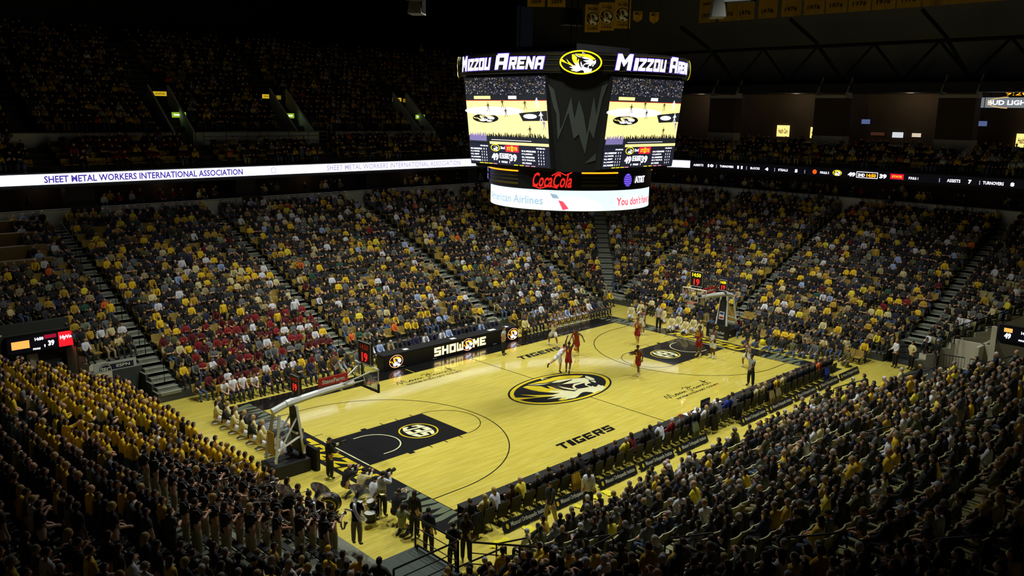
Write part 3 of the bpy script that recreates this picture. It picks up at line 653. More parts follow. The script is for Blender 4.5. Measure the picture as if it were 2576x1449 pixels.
# middle advertising ring and lower white ring
mb = MB(); mb.lathe([(4.15, 11.55), (4.35, 11.6), (4.35, 12.58), (4.15, 12.62), (0, 12.62)], mat('ad_ring_black', (18, 19, 24), .4), 72); mid = sbp('advertising_ring', mb, smooth=False)
def cyl(r, a0): return lambda x, y: (r*math.cos(R(a0)+x/r), r*math.sin(R(a0)+x/r), y)
def ringpart(name, items, label=None, parent=None):
    mb = MB()
    for geo, r, a0, z, m in items:
        v, f = geo; mb.add([(r*math.cos(R(a0)+x/r), r*math.sin(R(a0)+x/r), z+y) for x, y in v], f, m)
    o = mb.build(name, sb); o.location = (0, 0, -10.6)
    if label: o['label'] = label
def dense(w_, h, n=12): # strip fine enough to bend round the ring
    P = []; F = []
    for i in range(n+1): P += [(-w_/2+w_*i/n, -h/2), (-w_/2+w_*i/n, h/2)]
    return P, [(2*i, 2*i+2, 2*i+3, 2*i+1) for i in range(n)]
VIEW = 222.3; CR = emi('script_red', (226, 40, 34), 1.1)
for q in range(2):
    A = VIEW+180*q-12
    g = fit_text('CocaCola', 2.0, .72, .02, .35); sw = stroke([(-1.0, -.30), (-.6, -.42), (-.1, -.28), (.3, -.38)], .06); sw2 = stroke([(.0, .22), (.35, .42), (.7, .26), (1.0, .4)], .06)
    ringpart('advertisement', [(g, 4.38, A, 12.08, CR), (sw, 4.385, A, 12.08, CR), (sw2, 4.385, A, 12.08, CR)], 'red flowing script on black')
    items = []
    for dA, w_ in ((-35, 1.6), (32, 1.95), (104, 1.9), (128, 1.6)):
        items += [(dense(w_, .07), 4.39, A+dA, 12.46, LED_O)]+[(dense(w_, h), 4.38, A+dA, z, STR) for z, h in ((12.22, .05), (12.04, .05), (11.84, .12))]
    ringpart('accent_light', items, 'amber light bar over bronze stripes')
    A2 = VIEW+180*q+54
    GLB = emi('globe_violet', (110, 80, 230), 1.4)
    its = [(tess([(-.95+.27*math.cos(t)*1, .32*math.sin(t)) for t in [2*math.pi*i/30 for i in range(30)]]), 4.375, A2, 12.08, GLB)]
    for i in range(5): z = -.22+.11*i; its.append((stroke([(-1.22, z+.03), (-1.0, z-.04), (-.7, z+.02)], .03), 4.385, A2, 12.08, DARK))
    its.append((([(x+.05, y) for x, y in fit_text('AT&T', .95, .34, .04)[0]], fit_text('AT&T', .95, .34, .04)[1]), 4.38, A2, 12.08, LED_W))
    ringpart('advertisement', its, 'violet striped globe beside white capitals')
    A3 = VIEW+90*q-62
mb = MB()
t_ = Matrix.Rotation(R(VIEW-84), 4, 'Z')
mb.add([t_ @ Vector(p) for p in ((4.42, -.42, 11.75), (4.42, .42, 11.75), (4.42, .42, 12.6), (4.42, -.42, 12.6))], [(0, 1, 2, 3)], SCR_PURP)
mb.flat(fit_text('BUD', .5, .3, .04), lambda x, y: t_ @ Vector((4.44, x, 12.36+y)), LED_W); mb.flat(fit_text('LIGHT', .6, .28, .04), lambda x, y: t_ @ Vector((4.44, x, 11.96+y)), LED_W)
sbp('advertisement', mb, 'small violet sign with white capitals')
mb = MB(); mb.lathe([(0, 10.52), (4.1, 10.52), (4.25, 10.55), (4.25, 11.62), (4.1, 11.66)], DARK, 96); sbp('lower_ring', mb)
mb = MB(); mb.lathe([(4.27, 10.58), (4.27, 11.58)], SCR_PALE, 128); sbp('ring_screen', mb, 'curved pale blue screen')
for q in range(2):
    A = VIEW+180*q
    ab = emi('air_blue', (150, 176, 196), 1.0); ar = emi('air_red', (214, 70, 90), 1.2)
    def gx(geo, dx, dy=0): return [(x+dx, y+dy) for x, y in geo[0]], geo[1]
    ringpart('advertisement', [(gx(fit_text('American Airlines', 4.2, .42, .02), 0), 4.285, A-46, 11.05, ab),
        (tess([(-.55, .38), (-.2, .32), (-.05, .12), (-.4, .14)]), 4.285, A-6, 11.05, ab), (tess([(-.12, .05), (.12, -.0), (.42, -.36), (.12, -.44)]), 4.285, A-6, 11.05, ar),
        (tess([(-.4, .12), (-.05, .12), (.12, .0), (-.12, .03)]), 4.283, A-6, 11.05, LED_W),
        (gx(fit_text("You don't have to", 3.4, .42, .02), 0), 4.285, A+56, 11.02, ar)], 'airline lettering and red and blue tail mark')
mb = MB(); mb.box((0, 0, 18.4), (4.2, 4.2, .6), DARK); sbp('top_frame', mb)
mb = MB()
for x, y in ((-2, -2), (2, -2), (2, 2), (-2, 2)): mb.tube([(x, y, 18.6), (x, y, 30.9)], .035, BLACKM, 5)
sbp('hoist_cable', mb)

# speaker boxes hung around the scoreboard
GB = mat('speaker_grey', (118, 120, 112), .5)
for k, (x, y, rz) in enumerate(((-3.2, 8.8, 40), (8.6, -3.4, 40), (-7.4, 3.8, 0), (6.8, 6.0, -20), (3.4, -8.0, 100))):
    t = empty('speaker_cabinet', (x, y, 21.2), R(rz), label='wedge shaped grey loudspeaker hanging above the scoreboard, '+('its left end', 'its right end', 'behind its left screen', 'behind its far corner', 'over its right screen')[k], cat='loudspeaker', group='hanging loudspeakers')
    mb = MB(); mb.box((0, 0, 0), (1.3, .8, 1.0), DARK if k > 1 else GB, top=(.7, .7)); part('cabinet', mb, t)
    mb = MB(); mb.box((0, -.38, 0), (1.05, .08, .8), BLACKM); part('grille', mb, t)
    mb = MB(); mb.tube([(-.4, 0, .45), (-.4, 0, 9.6)], .02, BLACKM, 4); mb.tube([(.4, 0, .45), (.4, 0, 9.6)], .02, BLACKM, 4); part('hoist_cable', mb, t)

# ------------------------------------------------------------------ banners
BG = mat('banner_gold_cloth', (176, 136, 26), .85, noise=.1, scale=1)
def banner(x, y, z1, w_, h, ang, label, group, txt, logo=False, peak=False):
    t = empty('banner', (x, y, z1), ang, label=label, cat='banner', group=group)
    mb = MB(); n = 6; V = []
    for i in range(n+1):
        xx = -w_/2+w_*i/n; yy = .05*math.sin(i*1.9)
        b = -h-(.35*w_*(1-abs(2*i/n-1)) if peak else 0)
        V += [(xx, yy, 0), (xx, yy, b)]
    F = [(2*i, 2*i+1, 2*i+3, 2*i+2) for i in range(n)]; mb.add(V, F, BG); mb.add([(a, b+.02, c) for a, b, c in V], [f[::-1] for f in F], BG)
    part('cloth', mb, t)
    mb = MB()
    for s, zc, hh in txt: mb.flat(fit_text(s, w_*.6, hh, .01), lambda x_, y_: (x_, -.08, zc+y_), P_BLACK)
    part('lettering', mb, t)
    if logo:
        mb = MB(); emblem(mb, lambda x_, y_, k: (x_*w_*.45, -.08-.004*k, -h*.5+y_*w_*.75), P_BLACK, BG, P_CREAM2, P_CREAM2); part('emblem', mb, t)
    mb = MB(); mb.tube([(-w_/2, 0, .02), (w_/2, 0, .02)], .03, BLACKM, 5); mb.tube([(-w_/2, 0, 0), (-w_/2, 0, 30.8-z1)], .012, BLACKM, 4); mb.tube([(w_/2, 0, 0), (w_/2, 0, 30.8-z1)], .012, BLACKM, 4); part('batten', mb, t)
ys = [y_at(u) for u in (1781, 1832, 1876, 1932)]
for k, u in enumerate((1781, 1832, 1876, 1932, 1991, 2048, 2104, 2162, 2222, 2285, 2350, 2415, 2480, 2545)):
    d = _f+_r*(u-1288)/FPX-_u*(20-724.5)/FPX; y = CAM[1]+d[1]*(38-CAM[0])/d[0]
    banner(38, y, 27.2, 1.9, 3.2, R(-90), 'gold championship banner under the roof, %s counting from the scoreboard' % ['first', 'second', 'third', 'fourth', 'fifth', 'sixth', 'seventh', 'eighth', 'ninth', 'tenth', 'eleventh', 'twelfth', 'thirteenth', 'fourteenth'][k], 'gold banners in a row under the roof', [('BIG EIGHT', -1.0, .25), ('CHAMPIONS', -1.5, .25), ('1976', -2.6, .35)])
for k, (u, v) in enumerate(((1491, 47), (1526, 44), (1566, 40))):
    d = _f+_r*(u-1288)/FPX-_u*(v-724.5)/FPX; q = CAM+d*((20-CAM[0])/d[0])
    banner(20, q[1], q[2]+1.1+.05*k, 1.25, 2.15, R(-45), 'gold banner with a round emblem hung above the scoreboard, %s of the three' % ('leftmost', 'middle', 'rightmost')[k], 'emblem banners above the scoreboard', [('NCAA', -.35, .22), ('SWEET', -1.65, .16), ('1994', -1.9, .16)], True)
for k, (u, v) in enumerate(((1604, 45), (1645, 48))):
    d = _f+_r*(u-1288)/FPX-_u*(v-724.5)/FPX; q = CAM+d*((20-CAM[0])/d[0])
    banner(20, q[1], q[2]+.5, .7, .6, R(-45), 'small pointed gold pennant above the scoreboard, '+('the left one', 'the right one')[k], 'pennants above the scoreboard', [('MU', -.2, .2)], False, True)
for k, u in enumerate((1349, 1400)):
    d = _f+_r*(u-1288)/FPX-_u*(5-724.5)/FPX; q = CAM+d*((20-CAM[0])/d[0])
    banner(20, q[1], q[2]+1.8, 1.5, 2.2, R(-45), 'gold banner cut off by the top of the view, '+('left', 'right')[k]+' one of the pair', 'pair of banners at the top', [('BIG 12', -.6, .3), ('2009', -1.8, .3)])

# ------------------------------------------------------------------ lit signs of the upper level
def lit_sign(x, y, z, w_, h, ang, label, col, s, txt, tcol, group=None, name='lit_sign', mount=0):
    t = empty(name, (x, y, z), ang, label=label, cat='sign', group=group)
    mb = MB(); mb.box((0, .12, 0), (w_+.08, .2, h+.08), BLACKM); part('housing', mb, t)
    mb = MB(); mb.box((0, -.0, 0), (w_, .04, h), emi('sign_%d_%d_%d' % tuple(col), col, s)); fc = part('face', mb, t)
    if txt: mb = MB(); mb.flat(fit_text(txt, w_*.75, h*.45, .02), lambda a, b: (a, -.03, b), tcol); part('lettering', mb, fc)
    if mount: mb = MB(); mb.box((0, .2, -h/2-mount/2), (.1, .1, mount), BLACKM); mb.box((w_*.4, .2, -h/2-mount/2), (.1, .1, mount), BLACKM); part('post', mb, t)
    return t
for k, (x, xb) in enumerate(((-5.05, -5.05), (4.74, 4.75), (19.46, 19.2))):
    w3 = ('at the left stair opening', 'at the middle stair opening', 'at the stair opening beside the scoreboard')[k]
    lit_sign(x, 37.5, 14.74, 1.15, .42, 0, 'small green lit sign '+w3, (150, 190, 40), .8, 'CenturyLink', LED_W, 'green signs in the upper deck', mount=1.0)
    lit_sign(xb, 41.0, 16.42, 1.1, .36, 0, 'small yellow lit sign higher up '+w3.replace('at the stair opening ', ''), (230, 190, 40), .8, 'OVATION', P_BLACK, 'yellow signs in the upper deck', mount=1.0)
    t = empty('lit_sign', (xb+1.3, 41.2, 16.35), R(-30), label='dim tapering yellow sign '+w3, cat='sign', group='tapering signs in the upper deck')
    mb = MB(); mb.prism([(-.3, 0), (.1, 0), (.1, .1), (-.3, .1)], -.18, .18, emi('sign_dim', (190, 160, 40), .35)); part('face', mb, t); mb = MB(); mb.box((0, .1, -.6), (.1, .1, .9), BLACKM); part('post', mb, t)
GLD = (255, 222, 130)
for k, (y0, y1, z0, z1) in enumerate(((14.1, 12.7, 13.25, 14.4), (10.4, 9.3, 13.2, 14.28), (-8.3, -9.6, 13.0, 14.15))):
    lit_sign(48.0, (y0+y1)/2, (z0+z1)/2, y0-y1, z1-z0, R(-90), 'glowing yellow menu panel, '+('nearest the scoreboard', 'beside the second column', 'at the far right')[k], GLD, 1.3, 'Health Care', STR, 'menu panels on the concourse wall', mount=.3)
for k, (y, z, w_, h, c) in enumerate(((1.7, 13.75, 1.0, .5, (230, 235, 240)), (.0, 13.78, .8, .35, (235, 215, 190)), (3.6, 13.8, 1.3, .3, (70, 40, 28)), (-2.0, 13.6, .4, .5, (220, 190, 130)))):
    lit_sign(48.0, y, z, w_, h, R(-90), 'lit concession window, '+('the white one', 'the cream one', 'the dim red brown one', 'the narrow tan one')[k], c, .8, None, None, 'concession windows', name='service_window', mount=.4)
for k, (u, v) in enumerate(((2178, 306), (2470, 311))):
    d = _f+_r*(u-1288)/FPX-_u*(v-724.5)/FPX; q = CAM+d*((45-CAM[0])/d[0])
    t = empty('television', (45, q[1], q[2]), R(-90), label='small lit television under the concourse ceiling, '+('over the concession stand', 'left of the large beer sign')[k], cat='television', group='concourse televisions')
    mb = MB(); mb.box((0, .05, 0), (.9, .08, .52), BLACKM); part('housing', mb, t); mb = MB(); mb.box((0, 0, 0), (.8, .02, .42), emi('tv_blue', (90, 104, 150), .8)); part('screen', mb, t); mb = MB(); mb.tube([(0, .06, .2), (0, .06, 17.55-q[2])], .03, BLACKM); part('bracket', mb, t)
t = lit_sign(46.0, -8.0, 16.7, 4.4, .85, R(-90), 'long grey lit beer sign with a tan swoosh under the orange clock', (128, 134, 140), .8, 'BUD LIGHT', LED_W, None, 'beer_sign')
mb = MB(); mb.flat(ring(1.9, .5, 1.8, .42, 40, 100, 260, .2, 0), lambda a, b: (a, -.035, b), emi('swoosh_tan', (230, 190, 120), .9)); part('swoosh', mb, t); mb = MB(); mb.tube([(-1.5, .1, .4), (-1.5, .1, .85)], .03, BLACKM); mb.tube([(1.5, .1, .4), (1.5, .1, .85)], .03, BLACKM); part('bracket', mb, t)
t = empty('digital_clock', (45.9, -8.5, 17.45), R(-90), label='digital clock with orange numerals above the beer sign', cat='clock')
mb = MB(); mb.box((0, .1, 0), (2.2, .16, .5), BLACKM); part('housing', mb, t); mb = MB(); mb.flat(fit_text('9:20', 1.7, .33, .0), lambda a, b: (a, -.0, b), LED_O); part('numerals', mb, t)

# ------------------------------------------------------------------ basket stanchions
PADB = mat('black_pad_vinyl', (22, 22, 24), .7); PADO = mat('gold_pad_vinyl', (196, 150, 40), .45); GLASS = None
def glass():
    m = bpy.data.materials.new('backboard_glass'); m.use_nodes = True; nt = m.node_tree; nt.nodes.remove(nt.nodes['Principled BSDF'])
    a = nt.nodes.new('ShaderNodeBsdfTransparent'); g = nt.nodes.new('ShaderNodeBsdfGlossy'); g.inputs['Roughness'].default_value = .03; mx = nt.nodes.new('ShaderNodeMixShader'); mx.inputs[0].default_value = .08
    a.inputs[0].default_value = (.93, .95, .94, 1)
    nt.links.new(a.outputs[0], mx.inputs[1]); nt.links.new(g.outputs[0], mx.inputs[2]); nt.links.new(mx.outputs[0], nt.nodes['Material Output'].inputs[0]); return m
GLASS = glass()
def shot_clock(parent_loc, rz, label, d1='14:50', d2='19', w_=.85, h=.95, dim=False):
    t = empty('shot_clock', parent_loc, rz, label=label, cat='clock', group='shot clocks')
    mb = MB(); mb.box((0, .08, 0), (w_, .14, h), mat('clock_housing', (20, 20, 22), .4)); part('housing', mb, t)
    mb = MB()
    for a, b in (((-w_/2, -h/2), (w_/2, -h/2)), ((w_/2, -h/2), (w_/2, h/2)), ((w_/2, h/2), (-w_/2, h/2)), ((-w_/2, h/2), (-w_/2, -h/2))): mb.tube([(a[0], 0, a[1]), (b[0], 0, b[1])], .022, mat('clock_trim', (150, 150, 150), .4), 4)
    part('frame', mb, t)
    mb = MB(); mb.flat(fit_text(d2, w_*.46, h*.42, .01), lambda x, y: (x+.02, -.01, y-h*.2), LED_R); part('red_digits', mb, t)
    mb = MB(); mb.flat(fit_text(d1, w_*.7, h*.25, .02), lambda x, y: (x, -.01, y+h*.27), LED_Y if not dim else emi('led_dim_red', (150, 40, 30), .5)); part('upper_digits', mb, t)
    return t
def hoop(s, lab, pad_text):
    t = empty('basketball_hoop', (s*LX, 0, .012), 0 if s > 0 else math.pi, label=lab, cat='basketball hoop', group='basketball hoops')
    # local +x points away from the court
    mb = MB(); mb.box((3.0, 0, .3), (1.7, 1.2, .55), PADB); part('base', mb, t)
    mb = MB(); mb.box((3.66, 0, 1.5), (.06, .5, 1.0), PADO); part('rear_pad', mb, t)
    mb = MB(); mb.box((1.92, 0, .5), (.16, 1.7, .95), PADB); bp_ = part('base_pad', mb, t)
    if pad_text:
        mb = MB(); f = lambda x, y: (1.83, -x, y)
        mb.flat(fit_text('Ellis Fischel', 1.15, .2, .01), lambda x, y: f(x, y+.48), LED_W if False else WHITEM); mb.flat(fit_text('Cancer Center', 1.2, .2, .01), lambda x, y: f(x, y+.2), WHITEM); mb.flat(ell(.12, .13, 20), lambda x, y: f(x, y+.8), P_GOLD); mb.flat(fit_text('M', .12, .1, .04), lambda x, y: (1.822, -x, y+.8), P_BLACK)
        part('lettering', mb, bp_)
    mb = MB()
    for q in (-.42, .42):
        mb.tube([(2.35, q, .8), (2.55, q*.55, 2.95)], .075, WHITEM, 4); mb.tube([(3.7, q, .7), (3.35, q*.6, 2.75)], .075, WHITEM, 4)
        mb.tube([(2.45, q*.8, 1.6), (3.55, q*.85, 1.2)], .06, WHITEM, 4); mb.tube([(2.5, q*.6, 2.5), (3.75, q, .8)], .05, WHITEM, 4)
    mb.box((2.6, 0, 1.75), (.08, .7, .09), WHITEM); part('mast', mb, t)
    mb = MB(); mb.add([(2.25, -.33, .85), (2.25, .33, .85), (2.5, .25, 2.9), (2.5, -.25, 2.9), (2.5, -.33, .85), (2.5, .33, .85), (2.62, .25, 2.9), (2.62, -.25, 2.9)], [(0, 3, 2, 1), (4, 5, 6, 7), (0, 1, 5, 4), (1, 2, 6, 5), (2, 3, 7, 6), (3, 0, 4, 7)], PADB); p = part('mast_pad', mb, t)
    mb = MB(); mb.flat(rect(-.2, 1.3, .2, 1.85), lambda x, y: (2.235+(y-.85)*.122, -x, y), WHITEM); mb.flat(rect(-.16, 1.65, .16, 1.8), lambda x, y: (2.225+(y-.85)*.122, -x, y), mat('flag_blue', (50, 70, 140), .6)); mb.flat(rect(-.16, 1.38, .16, 1.5), lambda x, y: (2.225+(y-.85)*.122, -x, y), REDM); part('sponsor_patch', mb, t)
    mb = MB(); mb.tube([(3.55, 0, 2.85), (2.6, 0, 3.12)], .15, WHITEM, 8); mb.tube([(2.9, 0, 3.05), (.9, 0, 3.22), (-1.05, 0, 3.30)], [.17, .15, .12], WHITEM, 8)
    mb.tube([(-1.1, -.55, 3.8), (.35, 0, 3.25), (-1.1, .55, 3.8)], .04, WHITEM, 5); mb.box((-.75, 0, 3.27), (.5, .22, .32), PADB); part('boom_arm', mb, t)
    mb = MB(); q = 'StateFarm'; mb.box((.55, 0, 3.62), (1.5, .05, .38), REDM); mb.flat(fit_text(q, 1.15, .2, .03), lambda x, y: ((x if s < 0 else -x)+.5 if False else .55+x, -.03, 3.62+y), WHITEM)
    mb.flat(fit_text(q, 1.15, .2, .03), lambda x, y: (.55-x, .03, 3.62+y), WHITEM); part('sponsor_panel', mb, t)
    mb = MB(); mb.box((-1.22, 0, 3.43), (.02, 1.80, 1.04), GLASS); bb = part('backboard', mb, t)
    mb = MB()
    for a, b, th in (((-.915, 2.9), (.915, 2.9), .05), ((.915, 2.9), (.915, 3.96), .04), ((.915, 3.96), (-.915, 3.96), .04), ((-.915, 3.96), (-.915, 2.9), .04)): mb.tube([(-1.22, a[0], a[1]), (-1.22, b[0], b[1])], th*.8, WHITEM, 4)
    part('backboard_frame', mb, bb)
    mb = MB(); W2 = WHITEM
    for a, b in (((-.3, 3.05), (.3, 3.05)), ((.3, 3.05), (.3, 3.5)), ((.3, 3.5), (-.3, 3.5)), ((-.3, 3.5), (-.3, 3.05))): mb.box((-1.235, (a[0]+b[0])/2, (a[1]+b[1])/2), (.005, abs(a[0]-b[0])+.05, abs(a[1]-b[1])+.05), W2)
    part('target_square', mb, bb)
    mb = MB(); mb.box((-1.22, 0, 2.9), (.09, 1.86, .09), PADB); mb.box((-1.22, .93, 3.05), (.09, .07, .4), PADB); mb.box((-1.22, -.93, 3.05), (.09, .07, .4), PADB); part('edge_padding', mb, bb)
    mb = MB(); rp = [(-1.6+.23*math.cos(R(k*20)), .23*math.sin(R(k*20)), 3.05) for k in range(19)]; mb.tube(rp, .012, mat('rim_orange', (226, 80, 30), .4), 5, False); mb.box((-1.3, 0, 3.04), (.16, .12, .06), _M['rim_orange']); rm = part('rim', mb, t)
    mb = MB(); NET = mat('net_cord', (225, 225, 220), .8)
    for k in range(12):
        for d in (1, -1):
            pts = [(-1.6+r_*math.cos(R(30*k+d*15*j)), r_*math.sin(R(30*k+d*15*j)), 3.04-.1*j) for j, r_ in enumerate((.225, .18, .15, .14, .135))]; mb.tube(pts, .007, NET, 3, False)
    part('net', mb, rm)
    return t
hoop(-1, 'near basketball hoop seen from behind, white arm and black padded base', False)
hoop(1, 'far basketball hoop facing the view, black pads with white cancer center lettering', True)
for s, n in ((-1, 'near'), (1, 'far')):
    a = R(-90) if s > 0 else R(90)
    shot_clock((s*13.25, 0, 4.62), a if s > 0 else R(90), n+' hoop\'s large shot clock above its backboard', '14:50', '19', .95, 1.0) if s > 0 else shot_clock((-13.2, 0, 4.55), R(-90), 'near hoop\'s large shot clock above its backboard', '14:50', '19', .95, 1.0, True)
    mb = MB(); mb.tube([(s*13.35, 0, 3.35), (s*13.35, 0, 4.1)], .04, BLACKM); o = tag(mb.build('clock_bracket'), label='black bracket holding the '+n+' shot clock over the backboard', cat='bracket')
shot_clock((-16.6, .3, 3.75), R(-90), 'small shot clock with red numerals on the back of the near hoop arm', '14:50', '19', .65, .75, True)
shot_clock((16.6, .0, 3.75), R(-90), 'small lit shot clock on the back of the far hoop arm', '14:50', '19', .6, .75)
for s, n in ((-1, 'near'), (1, 'far')):
    mb = MB(); mb.tube([(s*16.7, .1, 3.1), (s*16.7, .1, 3.45)], .05, BLACKM); tag(mb.build('clock_bracket'), label='short black bracket under the small clock on the '+n+' hoop arm', cat='bracket')

# ------------------------------------------------------------------ scorer's table with lit front
def XT(u):   # photo column to table coordinate along the lit front
    v = 912-(u-996)*.2432; d = _f+_r*(u-1288)/FPX-_u*(v-724.5)/FPX; return CAM[0]+d[0]*(8.9-CAM[1])/d[1]+.15
t = empty('scorers_table', (-.15, 8.95, .01), label='long black courtside table with lit SHOW ME lettering and emblems', cat='table')
mb = MB(); mb.box((0, .35, .46), (11.25, .7, .92), PADB); part('cabinet', mb, t)
mb = MB(); mb.box((0, .42, .95), (11.3, .9, .05), DARK); part('tabletop', mb, t)
mb = MB(); mb.box((0, -.02, .47), (11.2, .04, .86), emi('led_panel_black', (16, 15, 14), .5)); part('screen', mb, t)
SM = emi('show_me_cream', (255, 226, 150), 2.3)
mb = MB(); mb.flat(block('SHOW', XT(1166)-XT(1092)-.05, .56), lambda x, y: ((XT(1166)+XT(1092))/2+x, -.05, .5+y), SM); mb.flat(block('ME', XT(1222)-XT(1190), .56), lambda x, y: ((XT(1222)+XT(1190))/2+x, -.05, .5+y), SM); part('lettering', mb, t)
for cx in (XT(997), XT(1177.5), XT(1291)):
    mb = MB(); E2 = lambda x, y, k: (cx+x*.5, -.045-.004*k, .5+y*.62)
    mb.flat(ring(1.02, .64, .96, .58, 48), lambda x, y: E2(x, y, 0), emi('emblem_rim_pink', (255, 170, 120), 1.8)); mb.flat(ell(.97, .59, 40), lambda x, y: E2(x, y, 0), SCR_BLK)
    for g in LG: mb.flat(g, lambda x, y: E2(x, y, 2), LED_O)
    for g in LW: mb.flat(g, lambda x, y: E2(x, y, 3), LED_W)
    part('emblem', mb, t)
mb = MB()
for x in (-4.3, -1.75, 1.0, 3.4): mb.box((x, -.045, .1), (.3, .01, .015), WHITEM)
part('panel_catch', mb, t)
for k, (x, w_) in enumerate(((3.3, .6), (-3.9, .35), (-.1, .4), (4.6, .35))):
    mb = MB(); mb.box((0, 0, .004), (w_, .3, .008), PAPER); o = mb.build('paper_sheet', loc=(x, 9.3, .995)); tag(o, label='white sheet of paper on the lit table, '+('largest, towards its right end', 'by the left emblem', 'above the middle emblem', 'at the right end')[k], cat='paper')

# corner displays over the tunnels
def corner_display(loc, rz, label, items, w_):
    t = empty('corner_display', loc, rz, label=label, cat='display board', group='corner displays')
    mb = MB(); mb.box((0, .15, 0), (w_+.1, .3, .95), BLACKM); part('housing', mb, t)
    mb = MB(); mb.box((0, -.01, 0), (w_, .02, .82), SCR_BLK); part('screen', mb, t)
    mb = MB()
    for s, x, y, ww, hh, m in items:
        if s == '#': mb.flat(rect(x-ww/2, y-hh/2, x+ww/2, y+hh/2), lambda a, b: (a, -.025, b), m)
        else: mb.flat(fit_text(s, ww, hh, .04), lambda a, b: (x+a, -.035, y+b), m)
    part('graphics', mb, t); return t
HV = emi('grocer_red', (235, 24, 36), 1.6); OR_ = emi('photo_orange', (255, 170, 80), 1.2); CRM = emi('flag_crimson', (160, 20, 50), .8)
corner_display((-21.75, 17.5, 2.98), 0, 'red and black lit display with 39 and a red grocery panel above the left tunnel', [('#', 1.22, 0, .85, .82, HV), ('HyVee', 1.22, .08, .7, .26, LED_W), ('14:50', -.15, .22, .42, .17, LED_W), ('39', .42, -.1, .3, .3, LED_W), ('#', .4, .27, .6, .2, CRM), ('#', -1.05, .02, .85, .42, OR_), ('1', .1, -.2, .05, .14, LED_W), ('FOULS', -.3, -.3, .35, .1, LED_W)], 3.3)
corner_display((20.45, -18.1, 2.95), R(-90), 'lit display with 49 and a red panel above the right tunnel', [('#', 1.2, 0, .75, .82, HV), ('HyVee', 1.2, .08, .6, .24, LED_W), ('49', -1.2, -.1, .35, .34, LED_W), ('14:50', -.3, .2, .42, .17, LED_W), ('39', .45, -.15, .3, .28, LED_W), ('#', -1.2, .24, .45, .24, OR_), ('#', .5, .22, .4, .18, CRM), ('FOULS', -.4, -.25, .4, .1, LED_W)], 3.3)
# tunnel portals
mb = MB(); mb.box((-24.7, 18.2, 2.0), (9.0, .3, 4.0), CONC_D); mb.box((-23.7, 17.95, 2.9), (7.0, .2, 1.15), CONC_D); mb.box((-20.15, 17.4, 1.3), (.3, 1.0, 2.6), TANW); mb.box((-26.9, 17.8, 1.4), (.5, .4, 2.9), CONC_D)
tag(mb.build('wall_tunnel_left'), label='concrete portal of the left tunnel', kind='structure')
mb = MB(); mb.box((20.85, -18.1, 2.85), (.3, 3.8, 1.15), CONC_D); mb.box((20.8, -16.1, 1.6), (.3, .3, 3.2), TANW); mb.box((21.6, -14.2, .9), (.2, 3.6, 1.8), TANW); mb.box((23.5, -15.35, .9), (6, .2, 1.8), TANW)
tag(mb.build('wall_tunnel_right'), label='concrete portal of the right tunnel', kind='structure')
# network banner on the left stand
t = empty('vinyl_banner', (-19.05, 15.6, 1.62), 0, label='white vinyl banner with navy round logo beside the left stair', cat='banner')
mb = MB(); mb.box((0, -.78, 0), (2.2, .03, .8), mat('vinyl_white', (190, 192, 186), .6)); part('cloth', mb, t)
mb = MB(); mb.flat(rect(-.25, -.26, .95, .26), lambda x, y: (x, -.80, y), NAVY); mb.flat(ell(.34, .33, 28, -.5, 0), lambda x, y: (x, -.80, y), NAVY); mb.flat(ring(.3, .29, .27, .26, 28, 0, 360, -.5, 0), lambda x, y: (x, -.805, y), P_CREAM2)
mb.flat(fit_text('SEC', .46, .24, .03), lambda x, y: (x-.5, -.81, y), P_CREAM2); mb.flat(fit_text('ESPN', .7, .16, .02), lambda x, y: (x+.4, -.81, y+.12), P_CREAM2); mb.flat(fit_text('NETWORK', .8, .14, .02), lambda x, y: (x+.4, -.81, y-.12), P_CREAM2); part('lettering', mb, t)
# tan press desks in the upper far left corner
TAN = mat('tan_desk_front', (138, 112, 58), .7, noise=.08, scale=2); KNB = mat('pale_desk_end', (140, 150, 140), .6)
for k, i in enumerate((15, 17, 19, 21)):
    d = i*RD+.1; z = row_z(i); t = empty('press_desk', (-23.0, IY+d, z), label='long tan fronted desk in the far left corner, %s tier' % ('lowest', 'second', 'third', 'topmost')[k], cat='desk', group='tan press desks')
    mb = MB(); mb.box((0, 0, .42), (8.4, .08, .84), TAN); part('front_panel', mb, t)
    mb = MB(); mb.box((0, .25, .86), (8.4, .5, .05), TAN); part('desktop', mb, t); mb = MB(); mb.box((4.4, -.0, .42), (.4, .12, .8), KNB); part('end_panel', mb, t)
DESK_ROWS = (15, 16, 17, 18, 19, 20, 21)

